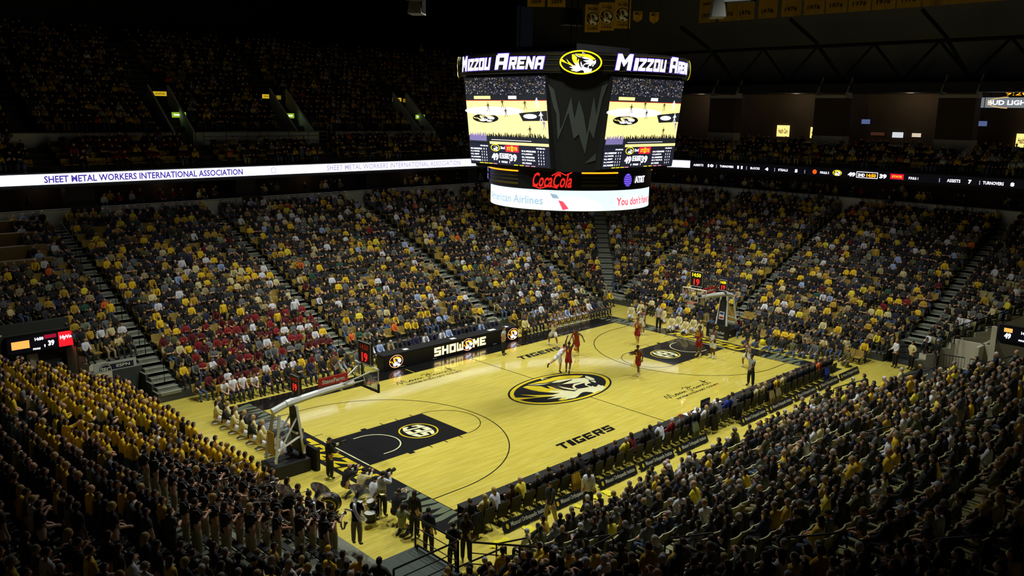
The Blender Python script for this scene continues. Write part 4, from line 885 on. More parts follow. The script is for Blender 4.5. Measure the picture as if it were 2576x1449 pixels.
# ------------------------------------------------------------------ people: skeleton and skinned bodies
HEADM = {}
def nrm(v): return Vector(v).normalized()
def skel(P):
    """P: hz hips height, up torso direction, tw shoulder twist, per side (L,R) ua fa th sh; faces +y"""
    up = nrm(P.get('up', (0, .03, 1))); tw = R(P.get('tw', 0)); pel = Vector((0, 0, P.get('hz', .95)))
    J = {'pel': pel, 'wst': pel+up*.20, 'chs': pel+up*.42, 'nek': pel+up*.56}
    hd = nrm(P.get('hd', up)); J['hbs'] = J['nek']+hd*.08; J['hed'] = J['nek']+hd*.125
    hr = R(P.get('tp', 0))
    for s, k in ((-1, 'L'), (1, 'R')):
        side = Vector((math.cos(tw)*s, math.sin(tw)*s, 0)); hs = Vector((math.cos(hr)*s, math.sin(hr)*s, 0))
        J['sho'+k] = J['chs']+side*.158+up*.085
        ua, fa = nrm(P.get('ua'+k, (s*.18, .05, -1))), nrm(P.get('fa'+k, (s*.05, .25, -1)))
        J['elb'+k] = J['sho'+k]+ua*.29; J['wri'+k] = J['elb'+k]+fa*.25; J['pal'+k] = J['wri'+k]+fa*.08; J['fad'+k] = fa
        J['hip'+k] = pel+hs*.095-Vector((0, 0, .04)); th, sh = nrm(P.get('th'+k, (s*.06, .03, -1))), nrm(P.get('sh'+k, (0, -.04, -1)))
        J['kne'+k] = J['hip'+k]+th*.44; J['ank'+k] = J['kne'+k]+sh*.43
        ft = nrm(P.get('ft'+k, (s*.15, 1, -.12 if 'ft'+k not in P else 0))); J['toe'+k] = J['ank'+k]+ft*.17-Vector((0, 0, .04))
    return J
POSE = {
 'stand': dict(), 'stand_b': dict(uaL=(-.25, .1, -1), faL=(.1, .7, -.4), uaR=(.2, .15, -1), faR=(-.2, .8, -.2)),
 'clap': dict(uaL=(-.25, .35, -1), faL=(.5, .8, .5), uaR=(.25, .35, -1), faR=(-.5, .8, .5)),
 'cheer': dict(uaL=(-.5, .1, 1), faL=(-.1, .1, 1), uaR=(.5, .1, 1), faR=(.1, .1, 1)),
 'point': dict(uaL=(-.2, .3, -1), faL=(0, 1, 0), uaR=(.3, .8, .4), faR=(.1, .9, .5)),
 'play': dict(uaL=(-.3, .35, -.9), faL=(.6, .7, .1), uaR=(.3, .35, -.9), faR=(-.5, .8, .3)),
 'hips': dict(uaL=(-.8, -.15, -.8), faL=(.7, .3, -.5), uaR=(.8, -.15, -.8), faR=(-.7, .3, -.5)),
 'sit': dict(hz=.56, up=(0, .0, 1), uaL=(-.2, .35, -1), faL=(.25, .9, -.35), uaR=(.2, .35, -1), faR=(-.25, .9, -.35), thL=(-.15, 1, -.05), thR=(.15, 1, -.05), shL=(0, .0, -1), shR=(0, .05, -1)),
 'sit_fold': dict(hz=.56, up=(0, -.08, 1), uaL=(-.3, .45, -1), faL=(.9, .45, .1), uaR=(.3, .45, -1), faR=(-.9, .45, .15), thL=(-.2, 1, 0), thR=(.2, 1, 0), shL=(0, .15, -1), shR=(0, -.1, -1)),
 'sit_lean': dict(hz=.56, up=(0, .38, 1), hd=(0, .1, 1), uaL=(-.15, .35, -1), faL=(.45, .7, -.3), uaR=(.15, .35, -1), faR=(-.45, .7, -.3), thL=(-.3, 1, 0), thR=(.3, 1, 0), shL=(0, -.1, -1), shR=(0, -.1, -1)),
 'sit_clap': dict(hz=.56, up=(0, .1, 1), uaL=(-.25, .5, -1), faL=(.5, .7, .6), uaR=(.25, .5, -1), faR=(-.5, .7, .6), thL=(-.15, 1, 0), thR=(.15, 1, 0), shL=(0, 0, -1), shR=(0, 0, -1)),
 'sit_side': dict(hz=.56, up=(.12, .02, 1), tw=20, uaL=(-.15, .2, -1), faL=(.6, .7, -.3), uaR=(.2, .1, -1), faR=(-.2, .8, -.4), thL=(-.1, 1, 0), thR=(.3, 1, 0), shL=(0, .1, -1), shR=(0, -.1, -1)),
 'kneel': dict(hz=.36, up=(0, .08, 1), uaL=(-.3, .3, -1), faL=(.1, .8, -.4), uaR=(.3, .3, -1), faR=(-.1, .8, -.4), thL=(-.25, 1, -.55), thR=(.25, 1, -.55), shL=(.1, -1, -.12), shR=(-.1, -1, -.12), ftL=(0, -1, .05), ftR=(0, -1, .05)),
 'squat': dict(hz=.42, up=(0, .45, 1), uaL=(-.1, .8, -.4), faL=(.2, .7, .5), uaR=(.1, .8, -.4), faR=(-.3, .7, .6), thL=(-.35, 1, .25), thR=(.3, 1, -.75), shL=(0, -.25, -1), shR=(0, -1, -.2), ftL=(0, 1, 0), ftR=(0, -.6, -.6)),
 'floorsit': dict(hz=.17, up=(0, -.18, 1), uaL=(-.4, .1, -1), faL=(.2, .7, -.5), uaR=(.4, -.4, -1), faR=(0, -.2, -1), thL=(-.2, 1, .35), thR=(.25, 1, -.02), shL=(0, .8, -.75), shR=(.1, 1, -.05), ftL=(0, .7, .6), ftR=(0, .5, .9)),
 'photo': dict(up=(0, .1, 1), uaL=(-.25, .75, -.6), faL=(.3, .3, 1), uaR=(.25, .75, -.6), faR=(-.4, .3, 1)),
 'run_a': dict(hz=.88, up=(0, .25, 1), uaL=(-.2, .6, -.8), faL=(.2, .9, .3), uaR=(.25, -.6, -.8), faR=(.1, .5, -.6), thL=(-.08, -.1, -1), shL=(0, -.1, -1), thR=(.1, .35, -1), shR=(0, -1, -.25), ftR=(0, -.3, -1)),
 'run_b': dict(hz=.90, up=(0, .18, 1), uaL=(-.3, -.5, -.8), faL=(-.1, .4, -.9), uaR=(.25, .5, -.8), faR=(-.1, .9, .2), thL=(-.06, .5, -1), shL=(0, -.15, -1), thR=(.06, -.35, -1), shR=(0, -.75, -.8), ftR=(0, .2, -1)),
 'drib': dict(hz=.86, up=(0, .35, 1), tw=-20, uaL=(-1, .2, -.5), faL=(-.5, .3, -.8), uaR=(.4, .5, -.9), faR=(.1, .7, -.6), thL=(-.1, .35, -1), shL=(0, -.35, -1), thR=(.08, -.5, -1), shR=(0, -.7, -.8), ftR=(0, .3, -1)),
 'dive': dict(hz=.84, up=(0, 1.0, .75), hd=(0, .5, 1), uaL=(-.2, 1, .2), faL=(.1, .8, .7), uaR=(.3, .9, .2), faR=(.1, 1, .2), thL=(0, -.9, -.45), shL=(0, -.9, -.2), ftL=(0, -.3, -1), thR=(.05, .1, -1), shR=(0, -.15, -1)),
 'armsup': dict(hz=.93, up=(0, .05, 1), uaL=(-.25, .35, .9), faL=(.2, .45, .9), uaR=(.3, .3, .9), faR=(-.3, .5, .8), thL=(-.05, .05, -1), shL=(0, -.05, -1), thR=(.05, -.05, -1), shR=(0, -.55, -1), ftR=(0, .3, -1)),
 'guard': dict(hz=.84, up=(0, .3, 1), uaL=(-.5, .4, -.8), faL=(-.1, .9, 0), uaR=(.5, .4, -.8), faR=(0, .8, .3), thL=(-.4, .4, -1), shL=(-.1, -.35, -1), thR=(.4, .4, -1), shR=(.1, -.35, -1)),
 'signal': dict(uaL=(-.25, .1, -1), faL=(.3, .5, -.6), uaR=(.8, .1, .3), faR=(-.4, .2, 1), thL=(-.2, .05, -1), thR=(.2, -.05, -1)),
 'walk': dict(hz=.93, uaL=(-.2, .4, -1), faL=(0, .5, -.9), uaR=(.2, -.3, -1), faR=(.1, .1, -1), thL=(-.05, -.3, -1), shL=(0, -.35, -1), thR=(.05, .3, -1), shR=(0, -.05, -1)),
 'bend': dict(hz=.9, up=(0, .75, 1), hd=(0, 1, .2), uaL=(-.1, .5, -1), faL=(.1, .7, -.6), uaR=(.1, .5, -1), faR=(-.1, .7, -.6), thL=(-.08, -.05, -1), thR=(.08, .1, -1)),
}
RAD = {'pel': .150, 'wst': .128, 'chs': .146, 'nek': .060, 'hbs': .058, 'sho': .070, 'elb': .050, 'wri': .034, 'pal': .042, 'hip': .108, 'kne': .068, 'ank': .046, 'toe': .044}
def graph(J, keys, edges, radf=1.0, add=0.0, over=None, extra=None):
    V = []; E_ = []; Rr = []; idx = {}
    for k in keys:
        idx[k] = len(V); V.append(J[k]); r = (over or {}).get(k, (RAD.get(k[:3], .05))*radf+add)
        Rr.append(r if isinstance(r, tuple) else (r, r))
    for a, b in edges: E_.append((idx[a], idx[b]))
    if extra:
        for src, pts, rs_ in extra:
            prev = idx[src]
            for p, r in zip(pts, rs_): V.append(p); Rr.append((r, r)); E_.append((prev, len(V)-1)); prev = len(V)-1
    return V, E_, Rr
def skin_mesh(name, g, sub):
    V, E_, Rr = g; me = bpy.data.meshes.new(name); me.from_pydata([tuple(v) for v in V], E_, [])
    o = bpy.data.objects.new(name, me); C.objects.link(o); m = o.modifiers.new('s', 'SKIN'); m.use_smooth_shade = True
    if sub: s_ = o.modifiers.new('u', 'SUBSURF'); s_.levels = sub; s_.render_levels = sub
    for i, d in enumerate(me.skin_vertices[0].data): d.radius = Rr[i]; d.use_root = (i == 0)
    return o
ARM = lambda k: [('chs', 'sho'+k), ('sho'+k, 'elb'+k), ('elb'+k, 'wri'+k), ('wri'+k, 'pal'+k)]
LEG = lambda k: [('pel', 'hip'+k), ('hip'+k, 'kne'+k), ('kne'+k, 'ank'+k), ('ank'+k, 'toe'+k)]
TOR = [('pel', 'wst'), ('wst', 'chs'), ('chs', 'nek'), ('nek', 'hbs')]
def fingers(J, k, s):
    fa = J['fad'+k]; side = fa.cross(Vector((0, 0, 1)));
    if side.length < .1: side = fa.cross(Vector((0, 1, 0)))
    side.normalize(); dn = fa.cross(side).normalized(); ex = []
    dn = dn if dn.z < 0 else -dn; p = J['pal'+k]
    for i, (o_, l) in enumerate(((-.032, .036), (-.011, .042), (.011, .040), (.031, .031))):
        a = p+side*o_+fa*.045; ex.append(('pal'+k, [a, a+fa*l*.8+dn*.01, a+fa*l*1.25+dn*.035], [.012, .0095, .008]))
    a = J['wri'+k]+fa*.05+side*.04*s; ex.append(('pal'+k, [a, a+fa*.03+side*.02*s+dn*.02, a+fa*.055+side*.022*s+dn*.03], [.013, .011, .009]))
    return ex
def body_graph(J, fing):
    keys = ['pel', 'wst', 'chs', 'nek', 'hbs']+[a+k for k in 'LR' for a in ('sho', 'elb', 'wri', 'pal', 'hip', 'kne', 'ank', 'toe')]
    ex = fingers(J, 'L', -1)+fingers(J, 'R', 1) if fing else None
    return graph(J, keys, TOR+ARM('L')+ARM('R')+LEG('L')+LEG('R'), extra=ex)
def low_graph(J):
    keys = ['pel', 'wst', 'chs', 'nek', 'hbs']+[a+k for k in 'LR' for a in ('sho', 'elb', 'wri', 'hip', 'kne', 'ank', 'toe')]
    E_ = TOR+[e for k in 'LR' for e in ARM(k)[:3]+LEG(k)]
    return graph(J, keys, E_, add=.014, over={'nek': .06, 'hbs': .055})
def shirt_graph(J, kind):
    K = dict(J); K['hem'] = J['pel']-(J['wst']-J['pel'])*(.5 if kind != 'sitting' else 0); keys = ['wst', 'pel', 'chs', 'nb', 'hem']; K['nb'] = J['nek']+(J['nek']-J['chs'])*.12; E_ = [('hem', 'pel'), ('pel', 'wst'), ('wst', 'chs'), ('chs', 'nb')]; ov = {'hem': .168, 'nb': .080, 'pel': .164, 'wst': .148, 'chs': .168}
    if kind == 'jersey': ov.update(chs=.176, wst=.16)
    for k in 'LR':
        if kind == 'jersey': K['s2'+k] = J['sho'+k]-(J['sho'+k]-J['chs'])*.12; keys.append('s2'+k); E_.append(('chs', 's2'+k)); ov['s2'+k] = .092; continue
        keys.append('sho'+k); E_.append(('chs', 'sho'+k)); ov['sho'+k] = .092
        if kind == 'short': K['m'+k] = J['sho'+k].lerp(J['elb'+k], .72); keys.append('m'+k); E_.append(('sho'+k, 'm'+k)); ov['m'+k] = .076
        else: keys += ['elb'+k, 'wri'+k]; E_ += [('sho'+k, 'elb'+k), ('elb'+k, 'wri'+k)]; ov['elb'+k] = .074; ov['wri'+k] = .055
    return graph(K, keys, E_, over=ov)
def pants_graph(J, kind):
    K = dict(J); keys = ['pel', 'wl']; K['wl'] = J['pel']+(J['wst']-J['pel'])*.4; E_ = [('pel', 'wl')]; ov = {'pel': .162, 'wl': .148}
    for k in 'LR':
        keys.append('hip'+k); E_.append(('pel', 'hip'+k)); ov['hip'+k] = .132
        if kind == 'shorts': K['n'+k] = J['hip'+k].lerp(J['kne'+k], .92); keys.append('n'+k); E_.append(('hip'+k, 'n'+k)); ov['n'+k] = .128
        else: K['al'+k] = J['kne'+k].lerp(J['ank'+k], .93); keys += ['kne'+k, 'al'+k]; E_ += [('hip'+k, 'kne'+k), ('kne'+k, 'al'+k)]; ov['kne'+k] = .092; ov['al'+k] = .072
    return graph(K, keys, E_, over=ov)
def head_geo(sub):
    bm = bmesh.new(); bmesh.ops.create_icosphere(bm, subdivisions=sub, radius=1)
    for v in bm.verts:
        x, y, z = v.co; f = max(0, y)
        x2, y2, z2 = x*.078, y*.098, z*.118
        if z < 0: x2 *= 1+.28*z; y2 *= 1+.08*z
        if z < -.5 and y > .3: y2 += .010
        n = math.exp(-((x/.16)**2+((z+.08)/.2)**2))*f; y2 += .024*n                      # nose
        e = math.exp(-(((abs(x)-.36)/.16)**2+((z-.08)/.13)**2))*f; y2 -= .012*e          # eye sockets
        b = math.exp(-(((z-.30)/.12)**2))*f; y2 += .006*b                               # brow
        l = math.exp(-((x/.26)**2+((z+.48)/.08)**2))*f; y2 += .007*l                      # lips
        r = math.exp(-(((z+.02)/.22)**2+((y+.02)/.16)**2))*abs(x); x2 += math.copysign(.014*r, x)  # ears
        v.co = (x2, y2, z2)
    V = [tuple(v.co) for v in bm.verts]; F = [tuple(v.index for v in f.verts) for f in bm.faces]; bm.free(); return V, F
HG3, HG1 = head_geo(3), head_geo(2)
SKINS = [mat('skin_%s' % n, c, .55) for n, c in (('light', (214, 168, 140)), ('tan', (190, 140, 108)), ('brown', (142, 98, 70)), ('deep', (104, 70, 52)))]
SHOEM = {'w': mat('shoe_white', (225, 225, 225), .5), 'b': mat('shoe_black', (22, 22, 24), .5), 'y': mat('shoe_yellow', (230, 200, 70), .5)}
EYEM, LIPM, SOCKM = mat('eye_dark', (30, 22, 18), .3), mat('lip', (150, 84, 74), .5), mat('sock_white', (210, 210, 212), .8)
CL = {n: mat('cloth_'+n, c, .85, noise=.06, scale=5) for n, c in {
 'black': (27, 27, 29), 'charcoal': (50, 52, 54), 'grey': (104, 108, 110), 'gold': (240, 200, 34), 'yellow': (240, 222, 60), 'mustard': (192, 156, 44), 'white': (226, 228, 236), 'cream': (220, 208, 150), 'navy': (34, 38, 70), 'blue': (58, 84, 150), 'red': (136, 28, 32), 'maroon': (92, 22, 26), 'brown': (90, 66, 42), 'olive': (96, 96, 62), 'tan': (170, 154, 112), 'lightblue': (160, 180, 222), 'green': (40, 84, 66), 'orange': (230, 110, 40), 'royal': (46, 66, 190), 'denim': (70, 88, 120), 'khaki': (164, 150, 112), 'sage': (130, 142, 118), 'cardinal': (150, 30, 34)}.items()}
HAIRM = {n: mat('hair_'+n, c, .6) for n, c in {'black': (20, 17, 15), 'brown': (58, 40, 26), 'dark brown': (36, 26, 19), 'blond': (186, 158, 96), 'grey': (140, 136, 128), 'white': (205, 203, 198), 'red': (120, 60, 30)}.items()}
def hair_geo(long_):
    V, F = HG3; out = []
    for x, y, z in V:
        k = 1.12; X, Y, Z = x*k, y*k-.004, z*1.10+.004
        if long_ and z < .02 and y < .02: t = min(1, -z/.118+.2); Z -= .17*t; Y -= .012*t; X *= 1+.1*t
        out.append((X, Y, Z))
    keep = []
    for f in F:
        c = [sum(V[i][a] for i in f)/3 for a in range(3)]
        yy, zz = c[1]/.098, c[2]/.118
        if yy > .30 and zz < .52: continue
        if not long_ and zz < -.30: continue
        if long_ and zz < .0 and yy > -.1: continue
        if yy > .12 and zz < .1: continue
        keep.append(f)
    return out, keep
HAIR = {'short': hair_geo(False), 'long': hair_geo(True)}
def cap_geo():
    V, F = HG3; out = [(x*1.14, y*1.12, max(z*1.12, .028)+.004) for x, y, z in V]; keep = [f for f in F if max(V[i][2] for i in f) > .02]
    n = len(out); B = []
    for i in range(9): a = R(-60+15*i); B += [(.085*math.sin(a), .075+.035*math.cos(a), .034), (.09*math.sin(a), .10+.085*math.cos(a), .026)]
    return out+B, keep+[(n+2*i, n+2*i+1, n+2*i+3, n+2*i+2) for i in range(8)]
CAP = cap_geo()
def head_matrix(J, P):
    up = (J['hed']-J['nek']).normalized(); f = Vector((math.sin(R(-P.get('look', 0))), math.cos(R(P.get('look', 0))), P.get('tilt', -.12))); f = (f-up*f.dot(up)*.6).normalized()
    x = f.cross(up).normalized(); u2 = x.cross(f).normalized(); c = J['hed']+up*.04
    return Matrix(((x[0], f[0], u2[0], c[0]), (x[1], f[1], u2[1], c[1]), (x[2], f[2], u2[2], c[2]), (0, 0, 0, 1)))
# build every skinned prototype in one evaluation pass
JS = {k: skel(P) for k, P in POSE.items()}
GAR = {}
_tmp = {}
for k, J in JS.items():
    _tmp[('body', k)] = skin_mesh('b', body_graph(J, True), 1); _tmp[('low', k)] = skin_mesh('l', low_graph(J), 0); _tmp[('mid', k)] = o_ = skin_mesh('m', low_graph(J), 1); dc = o_.modifiers.new('d', 'DECIMATE'); dc.ratio = .45
    for g in ('short', 'long', 'jersey'): _tmp[(g, k)] = skin_mesh('s', shirt_graph(J, g), 1)
    for g in ('pants', 'shorts'): _tmp[(g, k)] = skin_mesh('p', pants_graph(J, g), 1)
bpy.context.view_layer.update(); dg = bpy.context.evaluated_depsgraph_get(); RAW = {}
for key, o in _tmp.items():
    me = bpy.data.meshes.new_from_object(o.evaluated_get(dg)); RAW[key] = me
for o in _tmp.values(): m_ = o.data; bpy.data.objects.remove(o); bpy.data.meshes.remove(m_)
ZMIN = {}
for k, J in JS.items():
    zs = [v.co.z for v in RAW[('body', k)].vertices]; ZMIN[k] = min(zs)
def body_mesh(pose, shoe, sock=False):
    key = (pose, shoe, sock)
    if key in GAR: return GAR[key]
    J = JS[pose]; src = RAW[('body', pose)]; M = head_matrix(J, POSE[pose])
    V = [tuple(v.co) for v in src.vertices]; F = [tuple(p.vertices) for p in src.polygons]; mi = []
    for f in F:
        c = sum((Vector(V[i]) for i in f), Vector())/len(f); m = 0
        for k in 'LR':
            if min((c-J['toe'+k]).length, (c-(J['toe'+k]+J['ank'+k])/2).length, (c-J['ank'+k]).length) < .085: m = 1
        if sock and m == 0:
            for k in 'LR':
                if (c-J['ank'+k]).length < .17: m = 4
        mi.append(m)
    n = len(V); HV, HF = HG3; V += [tuple(M @ Vector(p)) for p in HV]
    for f in HF:
        c = [sum(HV[i][a] for i in f)/3 for a in range(3)]; m = 0
        if c[1] > .06 and abs(abs(c[0])-.029) < .011 and abs(c[2]-.012) < .009: m = 2
        if c[1] > .07 and abs(c[0]) < .024 and abs(c[2]+.056) < .008: m = 3
        F.append(tuple(i+n for i in f)); mi.append(m)
    me = bpy.data.meshes.new('person_body'); me.from_pydata(V, [], F)
    for m in (SKINS[0], SHOEM[shoe], EYEM, LIPM, SOCKM): me.materials.append(m)
    me.polygons.foreach_set('material_index', mi); me.polygons.foreach_set('use_smooth', [True]*len(F)); GAR[key] = me; return me
def top_mesh(pose, kind):
    key = ('top', pose, kind)
    if key in GAR: return GAR[key]
    if kind in ('short hair', 'long hair', 'cap'):
        V, F = HAIR['short'] if kind == 'short hair' else HAIR['long'] if kind == 'long hair' else CAP
        M = head_matrix(JS[pose], POSE[pose]); me = bpy.data.meshes.new(kind); me.from_pydata([tuple(M @ Vector(p)) for p in V], [], F); me.materials.append(HAIRM['black'])
    else: me = RAW[(kind, pose)]; me.materials.append(CL['black'])
    me.polygons.foreach_set('use_smooth', [True]*len(me.polygons)); GAR[key] = me; return me
def over(o, m, slot=0): o.material_slots[slot].link = 'OBJECT'; o.material_slots[slot].material = m
TALLY = {}
PEOPLE = []
def person(x, y, z, rz, pose, top, topm, bot, botm, hair, hairm, skin, label, shoe='b', group=None, h=1.0, capm=None, sock=False):
    """x, y, z of the ground point under the hips, rz facing (0 = +y)"""
    o = bpy.data.objects.new('person', body_mesh(pose, shoe, sock)); C.objects.link(o)
    zz = z-ZMIN[pose]*h if POSE[pose].get('hz', .95) not in (.56,) else z-(ZMIN[pose])*h
    o.location = (x, y, zz); o.rotation_euler.z = rz; o.scale = (h, h, h); over(o, SKINS[skin])
    tag(o, label, 'person', group)
    def ch(name, me, m):
        c = bpy.data.objects.new(name, me); C.objects.link(c); c.parent = o; over(c, m); return c
    nm = {'short': 'shirt', 'long': 'long_sleeved_top', 'jersey': 'jersey'}[top]
    ch(nm, top_mesh(pose, top), CL[topm]); ch('shorts' if bot == 'shorts' else 'trousers', top_mesh(pose, bot), CL[botm])
    if hair == 'cap': ch('cap', top_mesh(pose, 'cap'), CL[capm or 'white'])
    elif hair: ch('hair', top_mesh(pose, hair+' hair'), HAIRM[hairm])
    PEOPLE.append(o); return o
def back_number(o, pose, s, m, front=False, size=.24):
    J = JS[pose]; up = (J['nek']-J['pel']).normalized(); tw = R(POSE[pose].get('tw', 0)); f = Vector((-math.sin(tw), math.cos(tw), 0)); f = (f-up*f.dot(up)).normalized(); x = f.cross(up)
    sg = 1 if front else -1; c = J['chs']-up*.06+f*sg*.178
    mb = MB(); mb.flat(fit_text(s, size*(.45 if len(s) == 1 else .95), size, .03), lambda a, b: c-x*a*sg+up*b, m); p = mb.build('jersey_number', o)
def aim(x, y, tx, ty): return math.atan2(-(tx-x), ty-y)
FZ = .022
# ------------------------------------------------------------------ players and referees
def court(u, v, tu, tv, pose, top, tm, bot, bm, hair, hm, sk, label, shoe='w', h=1.06, group=None, sock=True, num=None, front=False, numm=None):
    p = at(u, v); t = at(tu, tv); o = person(p[0], p[1], FZ, aim(p[0], p[1], t[0], t[1]), pose, top, tm, bot, bm, hair, hm, sk, label, shoe, group, h, sock=sock)
    if num: back_number(o, pose, num, CL[numm or 'black'], front)
    return o
court(1392, 868, 1340, 900, 'guard', 'jersey', 'white', 'shorts', 'white', 'short', 'black', 2, 'player in white uniform running low by the S of the far sideline word, knees bent')
court(1450, 893, 1400, 935, 'drib', 'jersey', 'cardinal', 'shorts', 'cardinal', 'short', 'black', 3, 'dribbling player in dark red uniform with the ball at his right hand', 'y')
court(1404, 938, 1440, 925, 'dive', 'jersey', 'white', 'shorts', 'white', 'short', 'black', 1, 'player in white lunging with one leg stretched behind him above the centre emblem', 'b')
court(1429, 942, 1470, 900, 'armsup', 'jersey', 'cardinal', 'shorts', 'cardinal', 'short', 'black', 3, 'player in dark red numbered 4 with both arms raised at the centre emblem', 'b', num='4', numm='gold')
court(1602, 868, 1570, 900, 'run_b', 'jersey', 'cardinal', 'shorts', 'cardinal', 'short', 'black', 1, 'player in dark red jogging inside the far three point arc', 'y', num='1', front=True, numm='gold')
court(1614, 843, 1570, 880, 'stand', 'jersey', 'white', 'shorts', 'white', 'short', 'black', 2, 'player in white numbered 35 standing by the far left court corner', num='35', front=True, numm='black')
court(1604, 945, 1560, 965, 'run_b', 'jersey', 'cardinal', 'shorts', 'cardinal', 'short', 'black', 3, 'player in dark red striding in front of the far free throw circle, trailing foot lifted', num='2', front=True, numm='gold')
court(1757, 897, 1650, 930, 'stand_b', 'jersey', 'cardinal', 'shorts', 'cardinal', 'short', 'black', 3, 'player in dark red numbered 33 standing in the far black lane', 'y', h=1.12, num='33', front=True, numm='gold')
court(1792, 901, 1700, 915, 'stand_b', 'jersey', 'white', 'shorts', 'white', 'short', 'black', 3, 'tall player in white beside the opponent in the far lane', h=1.12)
court(1880, 925, 1790, 955, 'guard', 'jersey', 'white', 'shorts', 'white', 'short', 'black', 2, 'player in white running behind the near striped referee', num='25', front=True, numm='black')
CL['stripes'] = None
def stripe_mat():
    m = bpy.data.materials.new('cloth_referee_stripes'); m.use_nodes = True; nt = m.node_tree; b = nt.nodes['Principled BSDF']; tc = nt.nodes.new('ShaderNodeTexCoord'); wv = nt.nodes.new('ShaderNodeTexWave'); wv.bands_direction = 'X'; wv.inputs['Scale'].default_value = 5.2; wv.wave_profile = 'SIN'
    nt.links.new(tc.outputs['Object'], wv.inputs['Vector']); r = nt.nodes.new('ShaderNodeValToRGB'); r.color_ramp.interpolation = 'CONSTANT'; r.color_ramp.elements[0].color = (.02, .02, .022, 1); r.color_ramp.elements[1].position = .42; r.color_ramp.elements[1].color = (.72, .73, .76, 1)
    nt.links.new(wv.outputs['Fac'], r.inputs[0]); nt.links.new(r.outputs[0], b.inputs['Base Color']); b.inputs['Roughness'].default_value = .8; return m
CL['stripes'] = stripe_mat()
court(1656, 831, 1560, 880, 'stand', 'short', 'stripes', 'pants', 'black', 'short', 'brown', 0, 'referee in black and white stripes standing on the far baseline', 'b', sock=False, h=1.04)
court(1887, 972, 1800, 990, 'signal', 'short', 'stripes', 'pants', 'black', 'short', 'black', 3, 'referee in stripes with one hand raised to his head near the right sideline seats', 'b', sock=False, h=1.06)
court(1266, 893, 1330, 900, 'hips', 'short', 'stripes', 'pants', 'black', 'short', 'dark brown', 1, 'referee in stripes standing in front of the lit table near its right emblem', 'b', sock=False, h=1.02)
# the ball
q = at(1455, 905, 0); mb = MB(); V, F = [], []
bm = bmesh.new(); bmesh.ops.create_icosphere(bm, subdivisions=3, radius=.12); V = [tuple(v.co) for v in bm.verts]; F = [tuple(v.index for v in f.verts) for f in bm.faces]; bm.free()
mb.add(V, F, BALLM)
for ax in range(3):
    pts = [((.121*math.cos(R(t)), .121*math.sin(R(t)), 0), (0, .121*math.cos(R(t)), .121*math.sin(R(t))), (.121*math.sin(R(t)), 0, .121*math.cos(R(t))))[ax] for t in range(0, 361, 15)]; mb.tube(pts, .003, BLACKM, 4, False)
b = mb.build('basketball', loc=(q[0]-.35, q[1]-.05, .78), smooth=True); tag(b, 'orange basketball at the right hand of the dribbling player', 'ball')

# ------------------------------------------------------------------ chairs, benches and the people courtside
_CH = {}
def chair(kind, x, y, z, rz, label, group):
    """padded folding chair facing +y"""
    if kind not in _CH:
        t = empty('folding_chair', (0, 0, 0)); pm = PADB if kind == 'black' else mat('chair_gold_pad', (200, 160, 40), .6); fm = BLACKM if kind == 'black' else mat('chair_dark_frame', (40, 40, 40), .4)
        mb = MB(); mb.box((0, 0, .44), (.44, .42, .05), pm); part('seat', mb, t)
        zb = .3 if kind == 'black' else .55
        mb = MB(); mb.add([(-.25, -.2, zb), (.25, -.2, zb), (.24, -.29, .93), (-.24, -.29, .93), (-.25, -.26, zb), (.25, -.26, zb), (.24, -.33, .93), (-.24, -.33, .93)], [(0, 1, 2, 3), (4, 7, 6, 5), (0, 4, 5, 1), (1, 5, 6, 2), (2, 6, 7, 3), (3, 7, 4, 0)], pm)
        if kind != 'black':
            for k in range(3): mb.box((0, -.215-.02*k, .62+.1*k), (.4, .02, .03), PADB)
        part('backrest', mb, t)
        for s in (-1, 1):
            mb = MB(); mb.tube([(s*.21, .2, .0), (s*.21, -.16, .46), (s*.21, -.30, .9)], .013, fm, 5); part('frame', mb, t)
            mb = MB(); mb.tube([(s*.19, -.26, .0), (s*.19, .14, .44)], .013, fm, 5); part('rear_leg', mb, t)
        _CH[kind] = t; r = t
    else:
        r = _CH[kind].copy(); C.objects.link(r)
        for c in list(_CH[kind].children): d = c.copy(); C.objects.link(d); d.parent = r
    r.location = (x, y, z); r.rotation_euler.z = rz; return tag(r, label, 'chair', group)
ORD = ['first', 'second', 'third', 'fourth', 'fifth', 'sixth', 'seventh', 'eighth', 'ninth', 'tenth', 'eleventh', 'twelfth', 'thirteenth', 'fourteenth', 'fifteenth', 'sixteenth', 'seventeenth', 'eighteenth', 'nineteenth', 'twentieth', '21st', '22nd', '23rd', '24th', '25th', '26th', '27th', '28th', '29th', '30th', '31st', '32nd', '33rd', '34th', '35th', '36th', '37th', '38th', '39th', '40th', '41st', '42nd', '43rd', '44th', '45th', '46th', '47th', '48th', '49th', '50th']
# visitors' bench at the left of the table, home bench at its right (all face the court, -y)
LB = [(-15.3, 'short', 'white', 'sit_lean', 'white polo, outermost of the four'), (-14.75, 'short', 'white', 'sit', 'white polo holding a coded play card'), (-14.2, 'short', 'white', 'sit', 'white polo with a tablet on his lap'), (-13.6, 'short', 'white', 'sit_lean', 'white polo leaning forward'),
      (-12.9, 'long', 'navy', 'sit_lean', 'dark suit next to the white polos'), (-12.2, 'long', 'black', 'sit', 'black suit with folded paper'), (-11.5, 'long', 'black', 'sit', 'black suit behind the small shot clock'), (-10.8, 'long', 'charcoal', 'sit_fold', 'charcoal suit, middle of the left bench'), (-10.1, 'long', 'navy', 'sit', 'navy suit with a white paper'),
      (-9.3, 'long', 'black', 'sit', 'black suit, bald, upright'), (-8.5, 'long', 'brown', 'sit', 'brown jacket near the red panel'), (-7.7, 'long', 'charcoal', 'sit_lean', 'charcoal suit near the hoop'), (-6.9, 'long', 'grey', 'sit', 'grey suit and tie beside the lit table')]
